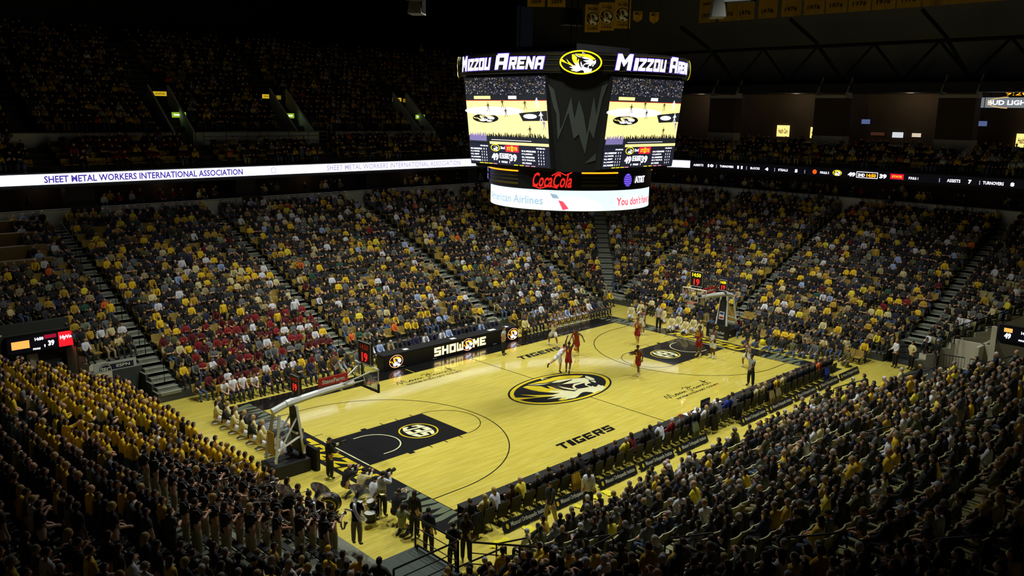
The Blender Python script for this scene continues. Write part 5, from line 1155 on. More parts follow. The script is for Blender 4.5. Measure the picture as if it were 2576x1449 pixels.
for k, (x, top, m, pose, d) in enumerate(LB):
    y = 10.15; chair('gold', x, y, FZ-.01, math.pi, 'folding chair with gold pad on the left team bench, %s from its outer end' % ORD[k], 'left team bench chairs')
    person(x, y-.02, FZ-.01, math.pi, pose, top, m, 'pants', 'charcoal' if m == 'white' else m, None if 'bald' in d else 'short', rnd.choice(['black', 'brown', 'grey']), rnd.choice([0, 0, 1, 3]), 'person on the left bench in '+d, 'b')
p = at(880, 985); person(-9.2, 8.75, FZ, math.pi+.4, 'bend', 'long', 'lightblue', 'pants', 'navy', 'short', 'dark brown', 0, 'person in light blue shirt bending by the left bench near the hoop', 'b')
RB = [(6.9, 'navy', 'pants', 'navy suit with yellow tie'), (7.6, 'charcoal', 'pants', 'charcoal suit, second along'), (8.3, 'black', 'pants', 'black suit, third along'), (9.1, 'black', 'pants', 'black suit with yellow tie beside the players')]
for k, (x, m, bt, d) in enumerate(RB):
    chair('gold', x, 9.85, FZ-.01, math.pi, 'folding chair with gold pad on the right team bench, %s from the table' % ORD[k], 'right team bench chairs')
    person(x, 9.83, FZ-.01, math.pi, 'sit', 'long', m, bt, m, 'short', rnd.choice(['black', 'brown']), rnd.choice([0, 3]), 'coach seated on the right bench in '+d, 'b')
for k in range(10):
    x = 9.85+.66*k; wh = k < 6
    chair('gold', x, 9.85, FZ-.01, math.pi, 'folding chair with gold pad on the right team bench, %s from the table' % ORD[k+4], 'right team bench chairs')
    person(x, 9.83, FZ-.01, math.pi, rnd.choice(['sit_lean', 'sit']), 'jersey' if wh and k != 2 else 'long', ['white', 'white', 'lightblue', 'black', 'white', 'black', 'white', 'navy', 'grey', 'black'][k], 'shorts' if wh else 'pants', 'white' if wh else 'charcoal', 'short', 'black', rnd.choice([1, 2, 3]),
           ('substitute player in %s seated %s along the right bench' if wh else 'person in %s seated %s along the right bench') % (['white', 'white', 'light blue', 'black', 'white', 'black', 'white', 'navy', 'grey', 'black'][k], ORD[k+4]), 'w' if wh else 'b', sock=wh)
court(1319, 866, 1400, 900, 'stand_b', 'long', 'cream', 'pants', 'black', None, 'black', 3, 'coach in pale shirt standing at the right end of the lit table', 'b', sock=False, h=1.05)
# officials behind the lit table
TC = ['white', 'lightblue', 'tan', 'charcoal', 'navy', 'navy', 'white', 'navy', 'white', 'lightblue', 'navy', 'black', 'navy', 'lightblue', 'charcoal', 'navy']
for k, m in enumerate(TC):
    x = -5.5+k*.69; chair('black', x, 10.75, FZ-.01, math.pi, 'folding chair behind the lit table, %s from its left end' % ORD[k], 'chairs behind the lit table')
    person(x, 10.73, FZ-.01, math.pi, rnd.choice(['sit', 'sit_lean']), 'long', m, 'pants', 'charcoal', 'short', rnd.choice(['grey', 'grey', 'brown', 'black', 'white']), 0, 'official in %s seated behind the lit table, %s from its left end' % ('light blue' if m == 'lightblue' else m, ORD[k]), 'b')

# near sideline press row: tables, low sign boards, chairs and people facing the court
NT = 12
for k in range(NT):
    x0 = -14.9+k*2.5
    t = empty('courtside_table', (x0+1.2, -8.75, FZ-.01), 0, label='long black draped courtside table, %s from the near end' % ORD[k], cat='table', group='near courtside tables')
    mb = MB(); mb.box((0, 0, .74), (2.46, .5, .04), DARK); part('tabletop', mb, t)
    mb = MB(); mb.box((0, .22, .36), (2.44, .03, .72), PADB); part('drape', mb, t)
    for s in (-1, 1): mb = MB(); mb.box((s*1.15, -.15, .36), (.05, .05, .72), BLACKM); part('leg', mb, t)
SGN = mat('navy_sign_board', (22, 26, 36), .4)
for k in range(11):
    x0 = -14.2+k*2.75
    if k == 5: continue
    t = empty('sponsor_board', (x0+1.2, -10.25, FZ-.01), 0, label='low dark sponsor board with white serif lettering, %s from the near end' % ORD[k if k < 5 else k-1], cat='sign', group='low sponsor boards')
    mb = MB(); mb.add([(-1.25, -.16, .04), (1.25, -.16, .04), (1.25, .02, .4), (-1.25, .02, .4), (-1.25, -.13, .03), (1.25, -.13, .03), (1.25, .05, .39), (-1.25, .05, .39)], [(0, 1, 2, 3), (4, 7, 6, 5), (0, 4, 5, 1), (1, 5, 6, 2), (2, 6, 7, 3), (3, 7, 4, 0)], SGN); part('panel', mb, t)
    fn = lambda a, b: (a, -.166+.18*b/.36-.002, .04+b)
    mb = MB(); mb.flat(fit_text('Missouri Orthopaedic Institute', 1.95, .2, .008), lambda a, b: fn(a+.15, b+.19), WHITEM); mb.flat(ell(.07, .09, 16, -1.02, .19), fn, P_GOLD); part('lettering', mb, t)
    for s in (-1, 0, 1): mb = MB(); mb.box((s*1.0, .0, .02), (.12, .34, .03), BLACKM); part('foot', mb, t)
NP = [('black', 'short', 'brown'), ('cream', 'long', 'blond'), ('white', 'long', 'blond'), ('brown', 'long', 'brown'), ('yellow', None, 'grey'), ('charcoal', 'short', 'grey'), ('black', 'short', 'black'), ('black', 'short', 'brown'), ('charcoal', 'long', 'brown'), ('black', 'short', 'black'), ('black', 'short', 'brown'), ('black', 'short', 'black'),
      ('navy', 'short', 'brown'), ('yellow', 'short', 'grey'), ('maroon', 'long', 'dark brown'), ('black', 'short', 'black'), ('black', 'short', 'dark brown'), ('white', 'short', 'grey'), ('red', 'short', 'white'), ('grey', 'cap', 'red'), ('black', None, 'grey'), ('charcoal', 'short', 'grey'), ('white', 'long', 'blond'), ('charcoal', 'short', 'white'),
      ('grey', 'short', 'brown'), ('royal', 'short', 'dark brown'), ('grey', 'short', 'brown'), ('charcoal', 'short', 'brown'), ('black', 'short', 'brown'), ('cream', 'short', 'blond'), ('tan', 'short', 'blond'), ('charcoal', 'short', 'brown'), ('gold', 'short', 'black'), ('cream', 'short', 'brown'), ('black', 'short', 'grey'), ('charcoal', 'short', 'brown'),
      ('navy', 'short', 'dark brown'), ('black', 'short', 'black'), ('charcoal', None, 'brown'), ('orange', 'short', 'brown'), ('black', 'long', 'blond'), ('black', 'short', 'brown')]
for k, (m, hr, hm) in enumerate(NP):
    x = -15.15+k*.70
    chair('black', x, -9.5, FZ-.01, 0, 'black folding chair in the near courtside row, %s from the near end' % ORD[k], 'near courtside chairs')
    hs = 'bald' if hr is None else (hm if hr != 'cap' else 'red cap') ; hs = hs+' haired' if hs not in ('bald', 'red cap') else hs
    person(x, -9.48, FZ-.01, 0, rnd.choice(['sit', 'sit', 'sit_lean', 'sit_fold']), 'long', m, 'pants', 'black', hr, hm if hr != 'cap' else 'brown', rnd.choice([0, 0, 1, 3]) if hr != 'long' else 0, '%s person in %s, near courtside row, %s from the near end' % (hs, m, ORD[k]), 'b', capm='red')
# coats on chair backs, towels on the floor, papers
def coat(x, m, label, y=-9.87):
    mb = MB(); n = 8; V = []
    for i in range(n+1):
        a = -.26+.52*i/n; w_ = .035*math.sin(i*2.3)
        V += [(a*.8, -.02+w_*.3, .92), (a, -.10+w_, .55), (a*1.05, -.09+w_*1.3, .14+.03*math.sin(i*1.7))]
    F = [(3*i+j, 3*i+3+j, 3*i+4+j, 3*i+1+j) for i in range(n) for j in (0, 1)]; mb.add(V, F, m); mb.add([(a, b+.05, c) for a, b, c in V], [f[::-1] for f in F], m)
    tag(mb.build('coat', loc=(x, y, FZ)), label, 'coat', None)
coat(-9.75, CL['mustard'], 'gold coat hanging over a courtside chair near the gold seat cover'); coat(.45, CL['black'], 'black coat on the chair behind the person in royal blue'); coat(-1.2, CL['sage'], 'fuzzy grey green coat hanging to the floor on a courtside chair')
coat(5.95, CL['tan'], 'shaggy tan coat over a courtside chair, nearer of two'); coat(6.65, CL['khaki'], 'shaggy khaki coat over a courtside chair, farther of two'); coat(12.3, CL['royal'], 'bright royal blue coat on a chair at the far end of the row')
coat(2.6, CL['black'], 'black coat on the chair past the papers'); coat(-15.1, CL['black'], 'long black coat on the nearest courtside chair')
TW = [(1208, 1338, .5), (1196, 1348, .35), (1288, 1312, .5), (1445, 1228, .4), (1478, 1220, .45), (1405, 1254, .3), (1850, 1045, .5), (1866, 1034, .4), (2008, 983, .35), (1996, 990, .3), (2037, 968, .3), (1215, 1330, .3), (2072, 952, .2), (1880, 1028, .3)]
for k, (u, v, s) in enumerate(TW):
    p = at(u, v); mb = MB(); n = 7; V = []; rs = random.Random(k)
    for i in range(n+1):
        for j in range(n+1): V.append(((i/n-.5)*s*(1+.2*rs.random()), (j/n-.5)*s*.7*(1+.2*rs.random()), .015+.05*rs.random()))
    mb.add(V, [(i*(n+1)+j, (i+1)*(n+1)+j, (i+1)*(n+1)+j+1, i*(n+1)+j+1) for i in range(n) for j in range(n)], TOWEL)
    o = mb.build('rally_towel', loc=(p[0], min(p[1], -10.75) if True else p[1], FZ-.012), smooth=True); o.rotation_euler.z = rs.random()*3
    tag(o, 'crumpled yellow towel on the wood behind the sponsor boards, %s from the near end' % ORD[k], 'towel', 'yellow towels on the floor')
for k, (x, y) in enumerate(((-.1, -8.7), (.5, -8.8), (.9, -8.62), (2.3, -8.72), (2.75, -8.6))):
    mb = MB(); mb.box((0, 0, .004), (.42, .3, .008), PAPER); o = mb.build('paper_sheet', loc=(x, y, .79)); o.rotation_euler.z = .3*k
    tag(o, 'white sheet on the near courtside table before the %s' % ('grey haired pair', 'person in royal blue', 'laptop', 'black coat', 'second grey suit')[k], 'paper')
t = empty('monitor', (1.6, -8.6, .77), 0, label='small scoreboard monitor standing on the near courtside table', cat='monitor')
mb = MB(); mb.box((0, 0, .22), (.75, .08, .34), BLACKM); part('housing', mb, t); mb = MB(); mb.box((0, -.045, .17), (.66, .01, .18), mat('beige_label', (170, 160, 140), .6)); part('label_plate', mb, t); mb = MB(); mb.box((0, 0, .025), (.3, .2, .05), BLACKM); part('stand', mb, t)

# ------------------------------------------------------------------ cheerleaders, photographers, band
CHL = [(1588, 803), (1612, 795), (1690, 832), (1725, 841), (1762, 847), (1708, 828), (1745, 836), (1668, 812)]
for k, (u, v) in enumerate(CHL):
    p = at(u, v); o = person(p[0], p[1], FZ-.01, aim(p[0], p[1], 0, 0), 'kneel', 'long', 'cream', 'shorts', 'white', 'long', 'blond', 0, 'kneeling cheerleader in pale gold by the far basket, %s from the left bench side' % ORD[k], 'w')
    o['label'] = 'kneeling person in pale gold cheer outfit on the far baseline, %s from the home bench' % ORD[k]
    mb = MB(); rs = random.Random(k); pm = DARK if k % 2 else mat('pompom_silver', (190, 186, 150), .25, metal=.7)
    for i in range(70):
        a, b_ = rs.uniform(0, 6.28), rs.uniform(-1.2, 1.5); r_ = .17*rs.uniform(.7, 1.1); d = Vector((math.cos(a)*math.cos(b_), math.sin(a)*math.cos(b_), math.sin(b_)))*r_; e = d.orthogonal().normalized()*.02
        mb.add([(0, 0, 0), d+e, d-e], [(0, 1, 2)], pm)
    f = aim(p[0], p[1], 0, 0); tag(mb.build('pompom', loc=(p[0]-math.sin(f)*.42, p[1]+math.cos(f)*.42, .2)), ('black' if k % 2 else 'silver')+' pompom resting before the %s kneeling cheerleader from the home bench' % ORD[k], 'pompom', 'pompoms')
# cheer squad on the near baseline, seated backs to the student section
for k in range(14):
    x = -16.6-.35*(k % 2); y = 7.9-k*.44
    person(x, y, FZ-.01, aim(x, y, 0, 0), 'kneel', 'long', 'cream' if k % 3 else 'black', 'shorts', 'white', 'long', 'dark brown' if k % 2 else 'blond', 0, 'kneeling cheerleader in %s on the near baseline, %s from the far sideline' % ('pale gold' if k % 3 else 'black', ORD[k]), 'w')
def camera_prop(x, y, z, rz, label):
    t = empty('video_camera', (x, y, z), rz, label=label, cat='camera'); mb = MB(); mb.box((0, 0, 0), (.14, .42, .2), BLACKM); part('body', mb, t)
    mb = MB(); mb.tube([(0, .2, 0), (0, .46, 0)], [.06, .075], BLACKM, 10); part('lens', mb, t); mb = MB(); mb.box((0, .05, .15), (.05, .2, .04), BLACKM); mb.box((.09, -.05, .03), (.04, .14, .1), PAPER); part('viewfinder', mb, t); return t
PH = [(830, 1205, 'stand_b', 'black', 'black', 'cap', 'black', 'standing camera operator in black beside the near lane', True, 'black'), (868, 1250, 'squat', 'black', 'charcoal', None, 'grey', 'crouching camera operator in black, bald, on the near baseline', True, None),
      (762, 1180, 'hips', 'navy', 'black', 'short', 'dark brown', 'person in navy polo standing behind the near hoop base', False, None), (905, 1262, 'squat', 'cream', 'denim', 'short', 'black', 'crouching photographer in beige top on the near baseline', True, None),
      (962, 1300, 'photo', 'white', 'charcoal', 'short', 'dark brown', 'photographer in white shirt with camera raised', True, None), (994, 1320, 'squat', 'black', 'black', 'short', 'brown', 'crouching person in black right of the photographer in white', False, None),
      (1012, 1345, 'kneel', 'sage', 'denim', 'long', 'dark brown', 'kneeling photographer in sage jacket and jeans', True, None), (1043, 1352, 'stand', 'black', 'black', 'long', 'brown', 'person in black vest with long brown hair by the white papers', False, None),
      (935, 1285, 'squat', 'white', 'charcoal', 'short', 'dark brown', 'crouching person in white beside the cymbals', False, None), (712, 1150, 'floorsit', 'white', 'denim', 'short', 'brown', 'person in white sitting left of the near hoop base', False, None),
      (730, 1165, 'hips', 'lightblue', 'navy', None, 'brown', 'balding person in pale shirt and straps behind the near hoop', False, None),
      (1078, 1400, 'stand', 'navy', 'black', 'short', 'black', 'person in dark blue jacket standing by the ramp railing', False, None), (1140, 1440, 'stand_b', 'black', 'black', 'short', 'dark brown', 'person in black hoodie looking down by the near stand corner', False, None), (1172, 1415, 'stand_b', 'black', 'black', 'long', 'brown', 'person in open black coat beside the low boards', False, None),
      (1383, 1325, 'walk', 'charcoal', 'khaki', 'short', 'dark brown', 'tall person in charcoal shirt and khaki trousers walking behind the courtside row', False, None), (1478, 1290, 'stand', 'white', 'black', 'long', 'brown', 'person in white tee with ponytail standing before the near stand', False, None),
      (2325, 920, 'stand', 'black', 'black', 'short', 'black', 'man in black suit and pale tie standing by the right tunnel', False, None), (2353, 925, 'stand', 'black', 'black', 'short', 'white', 'white haired person in black suit by the right tunnel', False, None), (2250, 925, 'stand_b', 'white', 'black', 'long', 'blond', 'person in white knit top at the mouth of the right tunnel', False, None), (2290, 930, 'hips', 'cream', 'black', 'short', 'brown', 'person in cream shirt and black vest at the right tunnel', False, None),
      (2132, 922, 'kneel', 'olive', 'olive', 'long', 'blond', 'blond person in drab coat crouching on the wood at the right end', False, None)]
for u, v, pose, tm, bm_, hr, hm, lb, camq, cm in PH:
    p = at(u, v); f = aim(p[0], p[1], 0, 0) if pose != 'walk' else aim(p[0], p[1], p[0]-3, p[1]-.3)
    person(p[0], p[1], FZ, f, pose, 'long', tm, 'pants', bm_, hr, hm, rnd.choice([0, 0, 1]), lb, 'b', capm=cm or 'black')
    if camq:
        zc = {'squat': 1.05, 'photo': 1.62, 'stand_b': 1.45, 'kneel': 1.0}[pose]; r_ = .42
        camera_prop(p[0]-math.sin(f)*r_, p[1]+math.cos(f)*r_, zc, f, 'black camera held by the '+lb.replace(' with camera raised', '').split(' on ')[0].split(' beside ')[0])
# fans sitting on the wood at the right of the far baseline
for k, (u, v, tm) in enumerate(((1850, 845, 'navy'), (1878, 868, 'black'), (1905, 873, 'black'), (1935, 880, 'charcoal'), (1962, 888, 'black'), (1992, 893, 'olive'), (2020, 900, 'black'), (2050, 903, 'grey'))):
    p = at(u, v); p[0] = max(p[0], 16.35); person(p[0], p[1], FZ-.01, aim(p[0], p[1], 6, p[1]*.6)+rnd.uniform(-.6, .6), rnd.choice(['floorsit', 'floorsit', 'kneel']), 'long', tm, 'pants', 'denim', 'short', rnd.choice(['brown', 'black']), 0, 'person in %s sitting on the wood past the far basket, %s from the hoop base' % (tm, ORD[k]), 'w')
mb = MB(); bm = bmesh.new(); bmesh.ops.create_icosphere(bm, subdivisions=3, radius=.2); mb.add([tuple(v.co) for v in bm.verts], [tuple(v.index for v in f.verts) for f in bm.faces], TOWEL); bm.free(); p = at(1918, 868)
tag(mb.build('ball_cushion', loc=(p[0], p[1], .21), smooth=True), 'round yellow ball lying among the seated fans by the far baseline', 'ball')
# ------------------------------------------------------------------ pep band
def row_pos(side, i, s): x, y = ringpt(i*RD+.45, side, s); return x, y, row_z(i)
def sousaphone(x, y, z, rz, label):
    t = empty('sousaphone', (x, y, z), rz, label=label, cat='sousaphone', group='silver sousaphones')
    mb = MB(); M = Matrix.Translation((.12, .05, 1.95)) @ Matrix.Rotation(R(-62), 4, 'X')
    mb.lathe([(.06, -.42), (.075, -.3), (.10, -.18), (.15, -.07), (.25, 0), (.36, .045), (.38, .05), (.36, .055), (.22, .03), (.1, -.1)], CHROME, 24, M); part('bell', mb, t, True)
    mb = MB(); pts = [(.12, -.32, 1.72), (.18, -.42, 1.5), (.30, -.36, 1.2), (.34, -.12, .98), (.26, .2, .9), (.0, .34, .95), (-.28, .26, 1.08), (-.36, 0, 1.25), (-.26, -.28, 1.42), (0, -.36, 1.48), (.2, -.3, 1.4)]
    mb.tube(pts, [.062, .06, .056, .05, .046, .042, .038, .034, .03, .026, .022], CHROME, 10); part('tubing', mb, t, True)
    mb = MB()
    for k in range(3): mb.tube([(-.08+.07*k, .36, .92), (-.08+.07*k, .36, 1.14)], .022, CHROME, 8)
    part('valve', mb, t, True); return t
def horn(x, y, z, rz, kind, label):
    t = empty(kind, (x, y, z), rz, label=label, cat='instrument', group='band instruments')
    if kind == 'saxophone':
        mb = MB(); mb.tube([(0, .30, 1.38), (0, .38, 1.36), (.02, .36, 1.2), (.06, .34, .95), (.08, .36, .85), (.08, .44, .84), (.08, .48, .95), (.08, .52, 1.05)], [.01, .012, .02, .03, .035, .035, .045, .075], BRASSM, 10); part('body', mb, t, True)
        mb = MB(); [mb.tube([(.03, .33, .95+.06*k), (.03, .30, .95+.06*k)], .014, BRASSM, 6) for k in range(6)]; part('keys', mb, t)
    else:
        mb = MB(); mb.tube([(0, .22, 1.5), (0, .7, 1.45)], .01, BRASSM, 6); mb.lathe([(.012, 0), (.016, .1), (.035, .2), (.07, .26)], BRASSM, 14, Matrix.Translation((0, .62, 1.46)) @ Matrix.Rotation(R(-94), 4, 'X')); part('bell', mb, t, True)
        mb = MB(); [mb.tube([(0, .36+.035*k, 1.40), (0, .36+.035*k, 1.53)], .011, BRASSM, 6) for k in range(3)]; mb.tube([(0, .3, 1.48), (0, .3, 1.40), (0, .5, 1.40), (0, .5, 1.47)], .01, BRASSM, 6); part('valves', mb, t, True)
    return t
BAND = []
bi = 0
TR = mat('polo_white_piping', (215, 215, 215), .7)
for i in range(1, 8):
    for s in np.arange(-9.6, -3.0, .72):
        if in_aisle('left', s, i*RD): continue
        x, y, z = row_pos('left', i, s+.1*(i % 2)); u, v, _z = proj((x, y, z+1.2))
        if not (330 < u < 1010 and v < 1460) or s > -3.4-1.0*max(0, 3-i): continue
        BAND.append((x, y, z, i, s))
BAND = [b for b in BAND if (b[3]+int(b[4]*10)) % 5 != 0 or b[3] > 4][:44]
TUBA = [(-20.6, -8.9), (-20.2, -7.9), (-19.5, -9.9)]
for k, (x, y, z, i, s) in enumerate(BAND):
    f = -math.pi/2+rnd.uniform(-.35, .25); hair = rnd.choice(['short', 'short', 'long']); hm = rnd.choice(['black', 'brown', 'dark brown', 'blond'] if hair == 'long' else ['black', 'brown', 'dark brown'])
    ins = ('saxophone', 'trumpet', 'none')[k % 3]
    lb = 'band member in black polo, %s hair, %s band row, %s from the corner end' % (hm, ORD[i-1], ORD[int((s+9.6)/.72)])
    o = person(x, y, z, f, 'play' if ins != 'none' else 'stand_b', 'short', 'black', 'pants', 'khaki', hair, hm, rnd.choice([0, 0, 1]), lb, 'b', group=None)
    J = JS['play']; mb = MB()
    for sg in (-1, 1): mb.tube([Vector((sg*.07, -.10, J['nek'].z-.015)), Vector((sg*.24, -.03, J['sho'+('L' if sg < 0 else 'R')].z+.06)), Vector((sg*.27, .03, J['sho'+('L' if sg < 0 else 'R')].z-.06))], .008, TR, 4)
    mb.build('shoulder_piping', o)
    if ins != 'none' and k < 30: horn(x, y, z, f, ins, '%s played by the band member, %s band row, %s from the corner end' % ('silver '+ins, ORD[i-1], ORD[int((s+9.6)/.72)]))
for k, (u, v) in enumerate(((712, 1375), (800, 1370), (898, 1372))):
    p = at(u, v, 1.2); zz = (1.0, 1.0, .75)[k]; p = at(u, v, zz); f = aim(p[0], p[1], 0, 2)
    person(p[0], p[1], zz, f, 'play', 'short', 'black', 'pants', 'khaki', 'short', 'dark brown', 0, 'band member in black polo carrying the %s silver sousaphone' % ('left', 'middle', 'right')[k], 'b')
    sousaphone(p[0], p[1], zz, f, 'silver sousaphone with a wide bell, the %s one of the three' % ('left', 'middle', 'right')[k])
# band riser
mb = MB(); mb.prism([(-20.9, -12.6), (-18.2, -12.6), (-18.2, -10.25), (-20.9, -10.25)], 0, .98, CONC_D, mat('grey_green_deck', (74, 84, 78), .8))
tag(mb.build('floor_platform'), label='grey green platform at the near left corner', kind='structure')
# drum kit
def drumkit(x, y, z, rz):
    t = empty('drum_kit', (x, y, z), rz, label='drum kit with bronze cymbals between the sousaphones and the court', cat='drum kit')
    WH = mat('drum_head', (215, 215, 205), .5); CY = mat('cymbal_bronze', (190, 180, 110), .2, metal=1)
    for nm, c, r_, h, tilt in (('bass_drum', (0, .2, .3), .28, .4, 90), ('snare_drum', (-.35, -.15, .62), .18, .14, 0), ('tom_drum', (.2, .05, .75), .16, .22, 15), ('floor_tom', (.5, -.2, .38), .22, .36, 0)):
        M = Matrix.Translation(c) @ Matrix.Rotation(R(tilt), 4, 'X'); mb = MB(); mb.lathe([(r_, -h/2), (r_*1.03, -h/2+.02), (r_, -h/2+.03), (r_, h/2-.03), (r_*1.03, h/2-.02), (r_, h/2)], BLACKM, 20, M); mb.lathe([(0, h/2-.005), (r_*.97, h/2-.005)], WH, 20, M); mb.lathe([(0, -h/2+.005), (r_*.97, -h/2+.005)], WH, 20, M); part(nm, mb, t, True)
    for c, r_ in (((-.55, .2, 1.05), .24), ((.5, .25, 1.15), .26)):
        mb = MB(); M = Matrix.Translation(c) @ Matrix.Rotation(R(14), 4, 'X'); mb.lathe([(0, .03), (.05, .025), (.06, .01), (r_, -.012), (r_, -.016), (0, 0)], CY, 28, M); part('cymbal', mb, t, True)
        mb = MB(); mb.tube([(c[0], c[1], 0), c], .012, CHROME, 6); part('cymbal_stand', mb, t)
    mb = MB()
    for a, b in (((-.35, -.15, 0), (-.35, -.15, .56)), ((.5, -.4, 0), (.5, -.4, .4)), ((.2, .2, .5), (.2, .05, .7))): mb.tube([a, b], .012, CHROME, 6)
    part('stand', mb, t)
p = at(868, 1318, .0); drumkit(-17.3, -6.0, FZ-.01, R(-90))
t = empty('bass_drum', (-18.0, -4.6, 0.02), R(-60), label='upright bass drum with gold painted head at the edge of the band', cat='drum')
mb = MB(); M = Matrix.Translation((0, 0, .42)) @ Matrix.Rotation(R(90), 4, 'X'); mb.lathe([(.36, -.18), (.38, -.16), (.36, -.14), (.36, .14), (.38, .16), (.36, .18)], BLACKM, 28, M); part('shell', mb, t, True)
mb = MB(); mb.lathe([(0, .17), (.35, .17)], PADB, 28, M); mb.lathe([(0, -.17), (.35, -.17)], PADB, 28, M); mb.flat(ring(.3, .2, .26, .17, 28), lambda a, b: (a, .175, .42+b), P_GOLD); mb.flat(ring(.3, .2, .26, .17, 28), lambda a, b: (a, -.175, .42+b), P_GOLD); part('drum_head', mb, t)
mb = MB(); mb.box((-.2, 0, .02), (.05, .4, .05), BLACKM); mb.box((.2, 0, .02), (.05, .4, .05), BLACKM); part('cradle', mb, t)

# ------------------------------------------------------------------ handrails
for x in AISX[:3]:
    for i in (1, 5, 9, 13, 17):
        a, b = ringpt(i*RD+.1, 'near', x), ringpt((i+2)*RD, 'near', x)
        if cut(*a) or i > 13 and x > 0: continue
        h = 1.0; t = empty('handrail', (a[0], a[1], row_z(i)), label='black looped handrail in the near stand, %s stair from the near end, %s up' % (ORD[AISX.index(x)], ORD[(i-1)//4]), cat='handrail', group='looped handrails in the near stand')
        mb = MB(); dz = row_z(i+2)-row_z(i); dy = b[1]-a[1]; mb.tube([(0, 0, 0), (0, 0, h-.1), (0, dy*.08, h), (0, dy*.92, h+dz), (0, dy, h+dz-.1), (0, dy, dz)], .028, BLACKM, 8); mb.tube([(0, 0, h*.5), (0, dy, h*.5+dz)], .018, BLACKM, 6); part('loop', mb, t, True)
for side, ss, n in (('far', AISX, 'far sideline'), ('right', AISY[1:], 'far baseline')):
    for s in ss:
        for i in (1, 5, 9, 13, 17):
            a, b = ringpt(i*RD, side, s), ringpt((i+3)*RD, side, s); t = empty('handrail', (a[0], a[1], row_z(i)), label='dark handrail in the %s stand, %s stair, %s up' % (n, ORD[ss.index(s)], ORD[(i-1)//4]), cat='handrail', group='dark stair handrails across the bowl')
            q = (b[0]-a[0], b[1]-a[1], row_z(i+3)-row_z(i)); mb = MB(); mb.tube([(0, 0, 0), (0, 0, .95), (q[0], q[1], q[2]+.95), q], .025, BLACKM, 5); part('loop', mb, t)
rail('railing', [(-18.3, -10.4, .0), (-18.3, -12.4, .0), (-16.2, -12.5, .0)], 1.1, 'black floor level railing at the near left corner ramp', 1)
rail('railing', [(-20.8, -12.5, .98), (-18.3, -12.5, .98), (-18.3, -10.3, .98)], 1.1, 'black railing around the corner platform beside the band', 2)
rail('railing', [(19.5, -10.9, .02), (20.9, -12.4, .02)], 1.1, 'black railing at the foot of the far right stand', 2)
for k in range(3): rail('crowd_barrier', [(20.0+.3*k, -13.2-1.9*k, .02), (20.3+.3*k, -14.8-1.9*k, .02)], 1.05, 'black crowd barrier in the right tunnel, %s from the court' % ORD[k], 0, cat='barrier', group='tunnel barriers', step=.15)
rail('railing', [(21.2+.01, -13.8, row_z(3)), (23.2, -15.8, row_z(6)), (25.4, -17.9, row_z(10))], 1.1, 'black sloping railing above the right tunnel wall', 2)
rail('railing', [(-18.2, -17.3, row_z(6)), (-4, -17.3, row_z(6))], .95, 'long thin black crossrail through the near stand', 0, r=.02, step=14)
rail('railing', [(-18.2, -13.0, 1.1), (-18.2, -17.3, row_z(6))], 1.1, 'sloping black railing at the near end of the near stand', 2)

# ------------------------------------------------------------------ seats and spectators
SEATS = []; SLOTS = []
def add_rows():
    for side in ('far', 'near', 'right', 'left', 'fr', 'fl', 'nl', 'nr'):
        for i in range(NR):
            d = i*RD+.5; z = row_z(i)
            if side in ('far', 'near'): ss = np.arange(-19.0, 19.2, .54)
            elif side in ('right', 'left'): ss = np.arange(-11.9, 12.1, .54 if side == 'right' else .50)
            else: n = max(1, int(d*math.pi/2/.54)); ss = (np.arange(n)+.5)/n*math.pi/2
            for s in ss:
                s = float(s)
                if in_aisle(side, s, d): continue
                x, y = ringpt(d, side, s)
                if cut(x, y) or cut(*ringpt(i*RD+.1, side, s)): continue
                nx, ny = ringpt(d+1, side, s); rz = aim(nx, ny, x, y); u, v, zd = proj((x, y, z+.9))
                if zd < 2 or u < -260 or u > 2830 or v > 1640: continue
                if i == 0 and side == 'left': continue
                if side == 'fl' and i in DESK_ROWS and s > R(2) and s < R(35): continue
                if side == 'near' and i < 1: pass
                SLOTS.append((side, i, s, x, y, z, rz, u, v, zd))
add_rows()
def upper_rows():
    out = []
    for i in range(UROWS):
        d = UD+.25+i*RD+.45+(1.0 if i >= 5 else 0); z = up_z(i)
        for side in ('fl', 'far', 'fr', 'right'):
            if side == 'far': ss = np.arange(-19.0, 19.2, .56)
            elif side == 'right': ss = np.arange(-30, 12.1, .56) if i < 5 else []
            else: n = int(d*math.pi/2/.56); ss = (np.arange(n)+.5)/n*math.pi/2
            for s in ss:
                s = float(s); x, y = ringpt(d, side, s)
                if side == 'fr' and i >= 5 and s < R(42): continue
                if side in ('right', 'fr') and i >= 3 and any(abs(y-c_) < 1.9 for c_ in (31, 16.9, 5.6, -5.3, -16.5)): continue
                if any(abs(x-a) < (1.7 if 5 <= i < 14 and a > -10 else .85) for a in (-16.5, -5.6, 5.0, 19.0)) and side in ('far', 'fl', 'fr'): continue
                if i == 4: continue
                if i == 3 and -4.8 < x < 6.5 and side == 'far': continue
                nx, ny = ringpt(d+1, side, s); u, v, zd = proj((x, y, z+.9))
                if u < -200 or u > 2800 or v < -60: continue
                out.append((side, i, s, x, y, z, aim(nx, ny, x, y), u, v, zd))
    return out
UP = upper_rows()
for s in np.arange(-16.6, 18.6, .56):
    s = float(s)
    if not (-6.0 < s < 5.6) and not in_aisle('far', s, 0): u, v, zd = proj((s, 11.45, .9)); SLOTS.append(('far', 0, s, s, 11.45, FZ-.01, math.pi, u, v, zd))
for xx in (17.6, 18.55):
    for s in np.arange(-9.4, 9.6, .56):
        s = float(s)
        if xx < 18 and s > -2.4: continue
        if not (-.2 < s < 1.5): u, v, zd = proj((xx, s, .9)); SLOTS.append(('right', 0, s, xx, s, FZ-.01, math.pi/2, u, v, zd))
rg = random.Random(42)
